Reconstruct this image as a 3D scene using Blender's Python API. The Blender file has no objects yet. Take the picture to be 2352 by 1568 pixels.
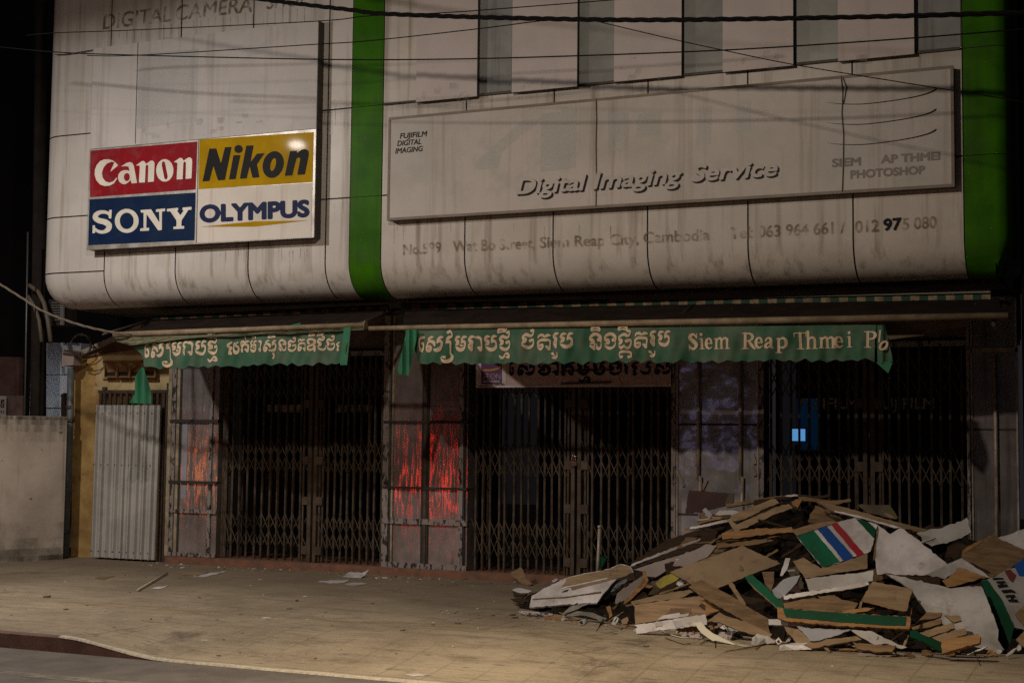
import bpy, bmesh, math, random
import numpy as np
from math import radians as rad, sin, cos, pi
random.seed(7); np.random.seed(7)
SC = bpy.context.scene
COL = SC.collection

# ---------------------------------------------------------------- camera, world, lamps, exposure
CAM_H, CAM_D = 1.75, 16.503
YAW, PITCH, ROLL = rad(23.71), rad(3.997), rad(.5947)
def rotm(y, p, r):
    a = pi/2+p
    Z = lambda t: np.array([[cos(t), -sin(t), 0], [sin(t), cos(t), 0], [0, 0, 1.0]])
    return Z(y) @ np.array([[1, 0, 0], [0, cos(a), -sin(a)], [0, sin(a), cos(a)]]) @ Z(r)
RM = rotm(YAW, PITCH, ROLL)
CPOS = np.array([0, -CAM_D, CAM_H])
from mathutils import Matrix, Vector
cd = bpy.data.cameras.new('camera'); cam = bpy.data.objects.new('camera', cd); COL.objects.link(cam)
cd.lens = 50; cd.sensor_width = 36; cd.clip_end = 400; cd.clip_start = .1
mw = Matrix.Identity(4)
for i in range(3):
    for j in range(3): mw[i][j] = RM[i, j]
    mw[i][3] = CPOS[i]
cam.matrix_world = mw
SC.camera = cam

W0 = bpy.data.worlds.new('World'); SC.world = W0; W0.use_nodes = True
W0.node_tree.nodes['Background'].inputs[0].default_value = (.62, .6, .7, 1)
W0.node_tree.nodes['Background'].inputs[1].default_value = .021
SC.view_settings.view_transform = 'Standard'; SC.view_settings.look = 'None'
SC.view_settings.exposure = 0; SC.view_settings.gamma = 1
try:
    SC.cycles.use_denoising = False
    SC.cycles.max_bounces = 6; SC.cycles.sample_clamp_indirect = 2.0
except Exception: pass

# street lamps: position, aim, power, colour, size of the glowing lens
LAMPS = [((-12.4, -6.6, 6.5), (1.0, .925, .845), 'tall street lamp on the near side, at the shop end with the camera brand sign',
          [('AREA', (-11.4, -4.8, 0), 360, .26)]),
         ((-5.2, -9.8, 6.7), (1.0, .81, .54), 'street lamp on the near side, opposite the green striped shop',
          [('SPOT', (-3.7, -8.3, 0), 2050, 78), ('AREA', (-5.6, -4.4, .4), 320, .25, (1.0, .85, .68))])]

# ---------------------------------------------------------------- pixel to place
F = 2352*50/36.0
def ray(x, y): return RM @ np.array([(x-1176)/F, (784-y)/F, -1.0])
def Wp(x, y, Y):                       # where the sight line meets the upright plane Y
    d = ray(x, y); return CPOS + d*((Y-CPOS[1])/d[1])
def Gp(x, y, z=0.0):                   # where it meets the level plane z
    d = ray(x, y); return CPOS + d*((z-CPOS[2])/d[2])
CR = dict(a=(2650, 1680), b=(3050, 1680), c=(2650, 2000), d=(3050, 2000), e=(2200, 1720), f=(2200, 1980), g=(1780, 1900))
def PX(s):
    out = []
    for t in s.split():
        k = t[0]
        if k in CR:
            u, v = t[1:].split(','); x0, y0 = CR[k]
            out.append(((x0+float(u)*.23595)/1.53061, (y0+float(v)*.23595)/1.53061))
        else:
            u, v = t.split(','); out.append((float(u), float(v)))
    return out

# ---------------------------------------------------------------- materials
MATS = {}
def M(name, col, rough=.6, metal=0.0, spec=.5, n=None, col2=None, st=(1, 1, 1), bump=None, bst=(1, 1, 1), em=None, thr=(.4, .62), coat=0, streak=None, n2=None, wear=None):
    if name in MATS: return MATS[name]
    m = bpy.data.materials.new(name); m.use_nodes = True; nt = m.node_tree; N = nt.nodes; L = nt.links
    p = N['Principled BSDF']
    p.inputs['Roughness'].default_value = rough; p.inputs['Metallic'].default_value = metal
    p.inputs['Specular IOR Level'].default_value = spec
    if coat: p.inputs['Coat Weight'].default_value = coat; p.inputs['Coat Roughness'].default_value = .07 if coat < .1 else .3
    c4 = lambda c: (c[0], c[1], c[2], 1)
    p.inputs['Base Color'].default_value = c4(col)
    tc = N.new('ShaderNodeTexCoord')
    oi = N.new('ShaderNodeObjectInfo')
    def noise(scale, stretch, detail=5, rand=True):
        mp = N.new('ShaderNodeMapping'); mp.inputs['Scale'].default_value = stretch
        L.new(tc.outputs['Object'], mp.inputs['Vector'])
        t = N.new('ShaderNodeTexNoise'); t.noise_dimensions = '4D'; t.inputs['Scale'].default_value = scale; t.inputs['Detail'].default_value = detail
        t.inputs['Roughness'].default_value = .62
        L.new(mp.outputs[0], t.inputs['Vector'])
        mu = N.new('ShaderNodeMath'); mu.operation = 'MULTIPLY'; mu.inputs[1].default_value = 40
        L.new(oi.outputs['Random'], mu.inputs[0]); L.new(mu.outputs[0], t.inputs['W'])
        return t.outputs['Fac']
    def ramp(fac, a, b):
        r = N.new('ShaderNodeMapRange'); r.inputs['From Min'].default_value = a; r.inputs['From Max'].default_value = b
        L.new(fac, r.inputs['Value']); return r.outputs['Result']
    cur = None
    def mix(fac, ca, cb):
        x = N.new('ShaderNodeMix'); x.data_type = 'RGBA'
        L.new(fac, x.inputs['Factor'])
        if isinstance(ca, tuple): x.inputs['A'].default_value = c4(ca)
        else: L.new(ca, x.inputs['A'])
        x.inputs['B'].default_value = c4(cb)
        return x.outputs['Result']
    cur = tuple(col)
    if n:
        cur = mix(ramp(noise(n, st), *thr), cur, tuple(col2 or [c*.55 for c in col]))
    if n2:                                    # second, finer blotch: (scale, colour, lo, hi)
        cur = mix(ramp(noise(n2[0], n2[4] if len(n2) > 4 else (1, 1, 1)), n2[2], n2[3]), cur, n2[1])
    if streak:                                # runs of dirt down the face: (scale across, colour, lo, hi)
        cur = mix(ramp(noise(1, (streak[0], streak[0], streak[0]*.035), 6), streak[2], streak[3]), cur, streak[1])
    if not isinstance(cur, tuple): L.new(cur, p.inputs['Base Color'])
    if bump:
        b = N.new('ShaderNodeBump'); b.inputs['Strength'].default_value = bump[1]; b.inputs['Distance'].default_value = bump[2] if len(bump) > 2 else .01
        L.new(noise(bump[0], bst, 1.5), b.inputs['Height']); L.new(b.outputs[0], p.inputs['Normal'])
    if em:
        p.inputs['Emission Color'].default_value = c4(em[0]); p.inputs['Emission Strength'].default_value = em[1]
    if wear:                                  # worn lettering: part of it is gone (scale, lo, hi, most opaque)
        tr = N.new('ShaderNodeBsdfTransparent'); ms = N.new('ShaderNodeMixShader')
        f = ramp(noise(wear[0], wear[4] if len(wear) > 4 else (1, 1, 1)), wear[1], wear[2])
        k = N.new('ShaderNodeMath'); k.operation = 'MULTIPLY'; k.inputs[1].default_value = wear[3]
        L.new(f, k.inputs[0]); L.new(k.outputs[0], ms.inputs[0])
        L.new(tr.outputs[0], ms.inputs[1]); L.new(p.outputs[0], ms.inputs[2])
        L.new(ms.outputs[0], N['Material Output'].inputs['Surface'])
    MATS[name] = m
    return m

GR = (.2, .165, .12)
m_panel = M('white_panel', (.50, .465, .435), .45, spec=.1, coat=.15, n=.9, col2=(.40, .37, .34), thr=(.38, .7), streak=(9, (.19, .155, .115), .51, .76), n2=(3.5, (.42, .385, .35), .5, .75), bump=(.8, .10, .02))
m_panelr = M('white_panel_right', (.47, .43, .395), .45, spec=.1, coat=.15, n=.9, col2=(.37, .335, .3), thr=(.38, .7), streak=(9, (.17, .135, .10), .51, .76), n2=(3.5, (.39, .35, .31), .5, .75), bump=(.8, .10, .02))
m_seam = M('seam_black', (.012, .011, .01), .8)
m_green = M('stripe_green', (.036, .132, .003), .4, spec=.04, n=2.5, col2=(.024, .09, .004), streak=(8, (.03, .06, .014), .52, .78), n2=(4, (.04, .085, .02), .55, .78))
m_soffit = M('soffit_dark', (.06, .048, .038), .85, n=3, col2=(.03, .025, .02))
m_board = M('board_white', (.45, .415, .40), .45, spec=.12, n=1.2, col2=(.41, .385, .37), streak=(7, (.24, .205, .165), .53, .8), n2=(3, (.36, .345, .34), .48, .75))
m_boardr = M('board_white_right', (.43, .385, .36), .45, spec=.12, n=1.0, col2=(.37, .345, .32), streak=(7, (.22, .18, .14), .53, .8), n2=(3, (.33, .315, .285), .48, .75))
m_poster = M('poster_white', (.44, .385, .37), .5, spec=.12, n=1.5, col2=(.39, .345, .335), streak=(8, (.25, .21, .19), .6, .82))
m_glassstrip = M('window_grey', (.245, .25, .24), .3, spec=.2, n=1.5, col2=(.17, .175, .17), streak=(10, (.10, .10, .10), .58, .8))
m_frame = M('frame_silver', (.38, .36, .33), .4, metal=.3, n=6, col2=(.22, .19, .16))
m_edge = M('edge_dark', (.05, .04, .032), .7)
m_red = M('sign_red', (.24, .006, .012), .55, spec=.05, n=2.2, col2=(.15, .012, .018), thr=(.35, .7), n2=(6, (.22, .045, .045), .50, .8), streak=(9, (.22, .05, .05), .58, .8))
m_blue = M('sign_blue', (.005, .013, .05), .55, spec=.05, n=3, col2=(.008, .02, .05))
m_yellow = M('sign_yellow', (.38, .225, .002), .55, spec=.03, n=2.5, col2=(.29, .17, .002), streak=(9, (.3, .2, .03), .62, .85), coat=.012)
m_signw = M('sign_white', (.56, .51, .455), .5, spec=.15, n=1.4, col2=(.5, .45, .4), streak=(8, (.36, .29, .24), .56, .78))
m_letw = M('letter_white', (.62, .58, .5), .4, n=4, col2=(.52, .48, .41))
m_letk = M('letter_black', (.012, .012, .013), .5, spec=.05)
m_letn = M('letter_navy', (.014, .02, .06), .5, spec=.05)
m_letdark = M('letter_dark', (.022, .016, .018), .5, spec=.05)
m_letgrey = M('letter_grey', (.16, .135, .12), .6, wear=(2.2, .36, .5, .85))
m_rust = M('letter_rust', (.12, .075, .035), .85, wear=(8, .38, .6, .7))
m_rust2 = M('letter_rust_faint', (.16, .105, .05), .85, wear=(7, .38, .62, .75))
m_ghost = M('ghost_mark', (.26, .24, .22), .6, wear=(5, .42, .75, .45))
m_ghostw = M('ghost_light', (.55, .52, .49), .6, wear=(3, .3, .7, .5))
m_cable = M('cable_black', (.004, .004, .004), .7, spec=.1)
m_cabletan = M('cable_tan', (.10, .08, .055), .7)
m_awn = M('awning_green', (.026, .085, .05), .8, spec=.2, n=3.2, col2=(.085, .12, .082), thr=(.36, .66), n2=(1.5, (.012, .085, .042), .5, .72), streak=(6, (.10, .115, .075), .52, .78), bump=(30, .15, .004))
m_awnd = M('awning_deep_green', (.01, .14, .06), .7, n=4, col2=(.008, .09, .04))
m_letc = M('letter_cream', (.50, .38, .265), .7, spec=.2, n=5, col2=(.5, .36, .24))
m_rod = M('rod_cream', (.25, .19, .12), .6, spec=.2, n=6, col2=(.15, .11, .07), streak=(6, (.18, .13, .08), .55, .8))
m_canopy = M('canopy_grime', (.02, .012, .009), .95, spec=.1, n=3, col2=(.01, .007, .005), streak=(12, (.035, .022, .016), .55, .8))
m_strg = M('stripe_cloth_green', (.012, .05, .03), .8)
m_strc = M('stripe_cloth_cream', (.26, .20, .12), .8, n=12, col2=(.12, .09, .05))
m_gate = M('gate_rusty', (.085, .063, .046), .7, spec=.12, n=9, col2=(.04, .028, .018))
m_stile = M('gate_stile', (.095, .07, .054), .7, spec=.12, n=7, col2=(.06, .04, .028))
m_clad = M('cladding_metal', (.33, .30, .295), .14, metal=.45, n=2.5, col2=(.18, .155, .15), thr=(.35, .68), streak=(14, (.10, .08, .075), .55, .78), bump=(5.5, .55, .018), bst=(1.7, 1, .4))
m_cladb = M('cladding_wrinkled', (.46, .43, .44), .14, metal=.35, n=2.5, col2=(.30, .275, .28), streak=(14, (.10, .08, .075), .58, .8), bump=(3.2, .6, .03), bst=(.9, .9, 1.1))
m_trim = M('trim_patchy', (.22, .185, .17), .6, n=26, col2=(.02, .016, .014), thr=(.52, .56), st=(1, 1, .35))
m_cream = M('trim_cream', (.33, .28, .18), .6, n=6, col2=(.16, .12, .08))
m_dark = M('seam_dark', (.025, .02, .018), .7)
m_pipe = M('pipe_pale', (.42, .34, .29), .35, n=8, col2=(.24, .18, .15))
m_sill = M('sill_terracotta', (.20, .085, .045), .75, n=9, col2=(.11, .06, .04), n2=(60, (.26, .14, .09), .58, .75))
m_glass = M('door_glass', (.004, .004, .005), .08, spec=.2, wear=(1, -2, -1, .4))
m_inner = M('interior_black', (.006, .005, .005), .9)
m_gold = M('sticker_film', (.34, .29, .23), .6, n=30, col2=(.10, .085, .07))
m_header = M('header_wall', (.16, .11, .085), .85, n=3, col2=(.08, .05, .035), streak=(8, (.05, .035, .03), .55, .8))
m_banner = M('banner_vinyl', (.52, .37, .32), .6, n=2, col2=(.40, .27, .235))
m_purple = M('logo_purple', (.085, .008, .085), .6)
m_orange = M('logo_orange', (.42, .18, .01), .6)
m_bannerw = M('banner_white', (.58, .50, .48), .6, n=4, col2=(.45, .38, .36))
m_yellowwall = M('ochre_wall', (.42, .27, .09), .85, n=2.2, col2=(.22, .125, .04), n2=(4, (.09, .06, .03), .6, .74), streak=(6, (.12, .075, .03), .6, .8))
m_creamwall = M('cream_wall', (.46, .35, .19), .85, n=2.5, col2=(.34, .25, .12), n2=(5, (.12, .085, .04), .6, .74))
m_vent = M('vent_clay', (.24, .12, .04), .8, n=8, col2=(.15, .07, .025))
m_iron = M('iron_black', (.03, .02, .015), .6, n=12, col2=(.06, .035, .022))
m_corr = M('corrugated_white', (.40, .385, .36), .5, n=2.2, col2=(.31, .295, .275), n2=(3.2, (.16, .145, .13), .62, .76, (1, 1, .6)), streak=(16, (.2, .17, .13), .64, .8))
m_drain = M('drain_slate', (.10, .115, .125), .5, n=7, col2=(.06, .065, .065))
m_concrete = M('concrete_stained', (.46, .39, .33), .9, n=1.3, col2=(.34, .28, .23), n2=(7, (.07, .05, .035), .64, .70), streak=(9, (.11, .085, .06), .56, .78), bump=(14, .3, .01))
m_pole = M('pole_concrete', (.035, .026, .02), .9, n=5, col2=(.02, .015, .012))
m_steel = M('pole_steel', (.16, .16, .16), .45, metal=.5)
m_hose = M('hose_grey', (.20, .165, .12), .6)
m_lightbox = M('lightbox_grey', (.40, .39, .40), .16, spec=.6, n=2, col2=(.33, .32, .33), bump=(2.5, .05, .02))
m_maroon = M('hoarding_maroon', (.11, .055, .05), .8, n=5, col2=(.07, .035, .03))
m_paper = M('paper', (.38, .34, .31), .8)
m_ac = M('aircon_grey', (.2, .2, .19), .6)
m_asphalt = M('asphalt', (.125, .105, .09), .85, n=3, col2=(.085, .07, .06), n2=(90, (.18, .155, .13), .56, .75), bump=(120, .35, .006))
m_kerb = M('kerb_red', (.155, .085, .065), .85, n=6, col2=(.10, .055, .042), n2=(40, (.2, .125, .1), .58, .75), bump=(40, .4, .008))
m_kerbw = M('kerb_pale', (.50, .45, .36), .8, n=25, col2=(.34, .29, .22))
m_white = M('paint_worn', (.26, .23, .19), .8, wear=(9, .35, .6, .75))

def pave_mat():
    m = bpy.data.materials.new('pavement_concrete'); m.use_nodes = True; N = m.node_tree.nodes; L = m.node_tree.links
    p = N['Principled BSDF']; p.inputs['Roughness'].default_value = .82; p.inputs['Specular IOR Level'].default_value = .35
    g = N.new('ShaderNodeNewGeometry')
    def mp(s):
        k = N.new('ShaderNodeMapping'); k.inputs['Scale'].default_value = s; L.new(g.outputs['Position'], k.inputs['Vector']); return k.outputs[0]
    def noise(scale, s, d=6):
        t = N.new('ShaderNodeTexNoise'); t.inputs['Scale'].default_value = scale; t.inputs['Detail'].default_value = d; t.inputs['Roughness'].default_value = .65
        L.new(mp(s), t.inputs['Vector']); return t.outputs['Fac']
    def ramp(f, a, b):
        r = N.new('ShaderNodeMapRange'); r.inputs['From Min'].default_value = a; r.inputs['From Max'].default_value = b; L.new(f, r.inputs['Value']); return r.outputs[0]
    def mix(f, a, b):
        x = N.new('ShaderNodeMix'); x.data_type = 'RGBA'; L.new(f, x.inputs['Factor'])
        if isinstance(a, tuple): x.inputs['A'].default_value = (*a, 1)
        else: L.new(a, x.inputs['A'])
        x.inputs['B'].default_value = (*b, 1); return x.outputs['Result']
    c = mix(ramp(noise(.9, (1, 1, 1)), .38, .66), (.33, .265, .185), (.20, .155, .105))
    c = mix(ramp(noise(2.2, (.7, 2.2, 1)), .5, .72), c, (.16, .12, .085))
    c = mix(ramp(noise(26, (1, 1, 1)), .56, .74), c, (.36, .29, .21))
    c = mix(ramp(noise(9, (.6, 2.5, 1)), .57, .70), c, (.11, .085, .06))
    c = mix(ramp(noise(.55, (1.2, 1, 1), 9), .60, .68), c, (.12, .092, .065))
    c = mix(ramp(noise(120, (1, 1, 1), 2), .60, .72), c, (.42, .35, .26))
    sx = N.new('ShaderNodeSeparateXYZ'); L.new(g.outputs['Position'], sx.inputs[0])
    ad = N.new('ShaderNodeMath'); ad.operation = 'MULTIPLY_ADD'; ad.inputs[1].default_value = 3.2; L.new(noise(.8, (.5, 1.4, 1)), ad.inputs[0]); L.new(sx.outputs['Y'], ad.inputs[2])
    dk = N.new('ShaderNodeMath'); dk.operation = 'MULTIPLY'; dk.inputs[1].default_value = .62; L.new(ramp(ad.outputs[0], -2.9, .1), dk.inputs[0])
    c = mix(dk.outputs[0], c, (.125, .088, .056))            # lamp falloff put into the colour: darker brown toward the doorstep, with some dirt
    b = N.new('ShaderNodeTexBrick'); b.offset = 0; b.inputs['Scale'].default_value = 1; b.inputs['Mortar Size'].default_value = .011
    b.inputs['Brick Width'].default_value = .4; b.inputs['Row Height'].default_value = .4
    L.new(mp((1, 1, 1)), b.inputs['Vector'])
    f = N.new('ShaderNodeMath'); f.operation = 'MULTIPLY'; L.new(b.outputs['Fac'], f.inputs[0]); L.new(ramp(noise(.7, (1, 1, 1)), .36, .55), f.inputs[1])
    f2 = N.new('ShaderNodeMath'); f2.operation = 'MULTIPLY'; L.new(f.outputs[0], f2.inputs[0]); f2.inputs[1].default_value = .36
    c = mix(f2.outputs[0], c, (.10, .075, .05))
    L.new(c, p.inputs['Base Color'])
    vo = N.new('ShaderNodeTexVoronoi'); vo.feature = 'DISTANCE_TO_EDGE'; vo.inputs['Scale'].default_value = .55
    nv = N.new('ShaderNodeTexNoise'); nv.inputs['Scale'].default_value = 3; nv.inputs['Detail'].default_value = 6; L.new(g.outputs['Position'], nv.inputs['Vector'])
    va = N.new('ShaderNodeVectorMath'); va.operation = 'MULTIPLY_ADD'; va.inputs[1].default_value = (.35, .35, .35); L.new(nv.outputs['Color'], va.inputs[0]); L.new(g.outputs['Position'], va.inputs[2])
    L.new(va.outputs[0], vo.inputs['Vector'])
    ck = N.new('ShaderNodeMath'); ck.operation = 'MULTIPLY'; L.new(ramp(vo.outputs['Distance'], .012, .003), ck.inputs[0]); L.new(ramp(noise(.6, (1, 1, 1)), .53, .75), ck.inputs[1])
    c = mix(ck.outputs[0], c, (.06, .045, .03))
    c = mix(ramp(noise(1.7, (1, 1.3, 1), 3), .66, .76), c, (.09, .072, .055))
    L.new(c, p.inputs['Base Color'])
    bp = N.new('ShaderNodeBump'); bp.inputs['Strength'].default_value = .5; bp.inputs['Distance'].default_value = .012
    L.new(noise(45, (1, 1, 1)), bp.inputs['Height']); L.new(bp.outputs[0], p.inputs['Normal'])
    return m
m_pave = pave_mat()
m_tactile = M('tactile_worn', (.36, .235, .085), .8, wear=(5, .48, .72, .55, (.5, 2, 1)))

# debris
m_wood = M('wood_tan', (.26, .178, .10), .85, n=2.5, col2=(.18, .115, .06), st=(1, 5, 5), n2=(10, (.11, .07, .04), .56, .75), bump=(20, .4, .008), bst=(1, 6, 6))
m_wood2 = M('wood_brown', (.19, .115, .052), .8, n=4, col2=(.11, .062, .03), st=(1, 7, 7), n2=(12, (.08, .045, .025), .6, .75))
m_woodo = M('wood_orange', (.30, .155, .05), .75, n=5, col2=(.2, .095, .03), st=(1, 6, 6))
m_woodd = M('wood_dark', (.045, .028, .018), .9, spec=.1, n=4, col2=(.03, .019, .013), st=(1, 6, 6))
m_woodm = M('board_maroon', (.05, .017, .013), .8, n=5, col2=(.03, .012, .01))
m_mdf = M('fibreboard', (.26, .18, .105), .9, n=2.5, col2=(.19, .13, .075), n2=(9, (.12, .08, .045), .56, .74), bump=(30, .4, .006))
m_olive = M('board_olive', (.10, .078, .038), .85, n=5, col2=(.06, .047, .025))
m_lam = M('laminate_white', (.66, .615, .61), .55, n=2.5, col2=(.36, .325, .31), n2=(9, (.19, .15, .12), .60, .76), bump=(5, .3, .03))
m_lamg = M('laminate_grey', (.48, .455, .445), .55, n=2.2, col2=(.25, .23, .215), n2=(8, (.15, .12, .10), .60, .78), bump=(4, .3, .03))
m_lamb = M('plastic_bluish', (.30, .30, .335), .4, n=3, col2=(.23, .23, .255))
m_plast = M('plaster_pitted', (.42, .40, .375), .85, n=3, col2=(.33, .30, .28), n2=(18, (.10, .08, .065), .62, .68))
m_pinky = M('panel_pinkish', (.29, .235, .215), .6, n=2.5, col2=(.22, .175, .155))
m_dgreen = M('paint_green', (.008, .115, .055), .6, spec=.1, n=3, col2=(.012, .075, .04), n2=(14, (.10, .09, .06), .62, .74))
m_dgreend = M('paint_green_dark', (.005, .062, .03), .6, spec=.08, n=4, col2=(.008, .045, .022))
m_dblue = M('paint_blue', (.010, .058, .25), .6, spec=.1, n=3, col2=(.015, .05, .18), n2=(15, (.15, .15, .16), .64, .76))
m_dred = M('paint_red', (.31, .015, .026), .6, spec=.1, n=3, col2=(.24, .03, .035), n2=(15, (.3, .2, .18), .64, .76))
m_maroonp = M('paint_maroon', (.10, .012, .012), .5)
m_yel = M('plastic_yellow', (.30, .24, .012), .6, n=4, col2=(.17, .13, .01))
m_speck = M('paint_flaked', (.34, .27, .26), .7, n=20, col2=(.025, .02, .018), thr=(.5, .54))
m_alu = M('aluminium', (.33, .335, .31), .5, metal=.2)
m_sheet = M('sheet_metal_grey', (.17, .16, .135), .45, metal=.5, n=5, col2=(.08, .07, .055))
m_ribbon = M('ribbon_cream', (.46, .42, .32), .5)
m_heap = M('rubble_shade', (.02, .014, .010), .95, spec=.1, n=6, col2=(.012, .009, .006), bump=(14, 1, .06))  # shade of the voids between pieces put into the colour
m_chip = M('chips', (.26, .22, .17), .85, n=30, col2=(.1, .08, .06))
m_chipw = M('chips_pale', (.55, .52, .46), .7)

# ---------------------------------------------------------------- objects
def tag(o, label=None, cat=None, group=None, kind=None):
    if label: o['label'] = label
    if cat: o['category'] = cat
    if group: o['group'] = group
    if kind: o['kind'] = kind
    return o
def thing(name, loc, label, cat, group=None, kind=None):
    o = bpy.data.objects.new(name, None); o.empty_display_size = .1; COL.objects.link(o); o.location = tuple(float(v) for v in loc)
    return tag(o, label, cat, group, kind)
WLOC = {}
def wl(o):
    v = Vector(o.location)
    while o.parent: o = o.parent; v += Vector(o.location)
    return v
class MB:                                   # collects world-space shapes, builds ONE mesh object
    def __init__(s): s.v = []; s.f = []; s.sm = []
    def add(s, vs, fs, smooth=False):
        b = len(s.v); s.v += [tuple(float(c) for c in v) for v in vs]
        for f in fs: s.f.append(tuple(i+b for i in f)); s.sm.append(smooth)
        return s
    def box(s, p0, p1):
        (x0, y0, z0), (x1, y1, z1) = p0, p1
        x0, x1 = min(x0, x1), max(x0, x1); y0, y1 = min(y0, y1), max(y0, y1); z0, z1 = min(z0, z1), max(z0, z1)
        return s.add([(x0, y0, z0), (x1, y0, z0), (x1, y1, z0), (x0, y1, z0), (x0, y0, z1), (x1, y0, z1), (x1, y1, z1), (x0, y1, z1)],
                     [(0, 3, 2, 1), (4, 5, 6, 7), (0, 1, 5, 4), (1, 2, 6, 5), (2, 3, 7, 6), (3, 0, 4, 7)])
    def bar(s, a, b, w, t, up=(0, -1, 0)):  # flat bar from a to b, w across, t thick along 'up'
        a, b, up = np.array(a, float), np.array(b, float), np.array(up, float)
        d = b-a; d /= np.linalg.norm(d); up = up-d*(up@d); up /= np.linalg.norm(up); r = np.cross(d, up)
        c = [r*w/2+up*t/2, -r*w/2+up*t/2, -r*w/2-up*t/2, r*w/2-up*t/2]
        return s.add([a+k for k in c]+[b+k for k in c], [(0, 1, 2, 3), (7, 6, 5, 4), (0, 4, 5, 1), (1, 5, 6, 2), (2, 6, 7, 3), (3, 7, 4, 0)])
    def tube(s, pts, r, k=8, caps=True):
        pts = [np.array(p, float) for p in pts]; n = len(pts); rr = r if hasattr(r, '__len__') else [r]*n
        vs = []; fs = []; u = None
        for i, p in enumerate(pts):
            d = pts[min(i+1, n-1)]-pts[max(i-1, 0)]; d /= np.linalg.norm(d)
            if u is None: u = np.cross(d, (0, 0, 1) if abs(d[2]) < .9 else (1, 0, 0))
            u = u-d*(u@d); u /= np.linalg.norm(u); w = np.cross(d, u)
            vs += [p+rr[i]*(cos(2*pi*j/k)*u+sin(2*pi*j/k)*w) for j in range(k)]
        for i in range(n-1):
            for j in range(k): fs.append((i*k+j, i*k+(j+1) % k, (i+1)*k+(j+1) % k, (i+1)*k+j))
        s.add(vs, fs, True)
        if caps: b = len(s.v)-len(vs); s.f += [tuple(b+j for j in range(k))[::-1], tuple(b+(n-1)*k+j for j in range(k))]; s.sm += [False, False]
        return s
    def prism(s, poly, off):                # polygon (world points) swept by the vector off
        n = len(poly); off = np.array(off, float); poly = [np.array(p, float) for p in poly]
        return s.add(poly+[p+off for p in poly], [tuple(range(n)), tuple(range(2*n-1, n-1, -1))]+[(i, i+n, (i+1) % n+n, (i+1) % n) for i in range(n)])
    def build(s, name, mat, parent=None, loc=None):
        V = np.array(s.v)
        if loc is None: loc = np.array(wl(parent)) if parent else np.array([(V[:, 0].min()+V[:, 0].max())/2, (V[:, 1].min()+V[:, 1].max())/2, V[:, 2].min()])
        me = bpy.data.meshes.new(name); me.from_pydata([tuple(v) for v in (V-np.array(loc)).tolist()], [], s.f)
        me.polygons.foreach_set('use_smooth', s.sm)
        bm = bmesh.new(); bm.from_mesh(me); bmesh.ops.recalc_face_normals(bm, faces=bm.faces); bm.to_mesh(me); bm.free()
        mats = mat if isinstance(mat, (list, tuple)) else [mat]
        for k in mats: me.materials.append(k)
        o = bpy.data.objects.new(name, me); COL.objects.link(o)
        if parent is None: o.location = tuple(float(c) for c in loc)
        else:
            o.parent = parent; o.location = tuple(float(c) for c in (np.array(loc)-np.array(wl(parent))))
        return o
def quad_slab(q, Y, th):                    # a slab seen at pixel quad q, front face on the plane Y, th deep
    P = [Wp(x, y, Y) for x, y in q]
    return MB().prism(P, (0, th, 0))

# ---- street lamps (they stand outside the frame)
for k, (lp, lc, lab, lights) in enumerate(LAMPS):
    bx_, by_ = (-15.9, -6.9) if k == 0 else (lp[0]-.4, -18.2)
    t = thing('street_lamp', (bx_, by_, -.14), lab, 'street lamp', 'street lamps along the road')
    MB().tube([(bx_, by_, -.14), (bx_, by_, 4), (bx_, by_, lp[2]+.2)], [.09, .075, .055]).build('pole', m_pole, t)
    e_ = np.array([bx_, by_, lp[2]+.1]); l_ = np.array([lp[0], lp[1], lp[2]+.22])
    MB().tube([e_, e_*.6+l_*.4+np.array([0, 0, .25]), l_], .03).build('arm', m_pole, t)
    MB().box((lp[0]-.14, lp[1]-.4, lp[2]+.06), (lp[0]+.14, lp[1]+.4, lp[2]+.2)).build('lamp_head', m_pole, t)
    for kind_, aim, pw, sz, *cc in lights:
        ld = bpy.data.lights.new('lamp_light', kind_); ld.energy = pw; ld.color = cc[0] if cc else lc
        if kind_ == 'AREA': ld.shape = 'DISK'; ld.size = sz
        else: ld.spot_size = rad(sz); ld.spot_blend = 1.0; ld.shadow_soft_size = .12
        lo = bpy.data.objects.new('lamp_light', ld); COL.objects.link(lo)
        lo.location = lp; lo.rotation_euler = (Vector(aim)-Vector(lp)).to_track_quat('-Z', 'Y').to_euler()
# ---- lit signs across the street, seen only as reflections in the sheet metal
for nm, p, sx, sz, c, e, lab in [('shop_sign', (-18.3, -21, -.12), .7, 1.25, (1, .035, .012), 13, 'red lit shop sign across the street'),
                                 ('shop_sign', (-26.5, -21, -.1), .8, 1.4, (1, .20, .02), 8, 'orange lit shop sign across the street'),
                                 ('shop_sign', (-10.4, -21, 1.4), 1.0, .9, (.55, .55, 1), .9, 'violet lit shop sign across the street'),
                                 ('shop_sign', (-36.0, -21, 1.9), 2.6, 2.4, (.75, .88, 1), 3.2, 'white lit shop sign across the street')]:
    b = MB().box((p[0]-sx/2, p[1]-.1, p[2]), (p[0]+sx/2, p[1], p[2]+sz))
    tag(b.build(nm, M(lab.split(' lit')[0].replace(' ', '_')+'_glow', c, em=(c, e))), lab, 'sign')

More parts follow.
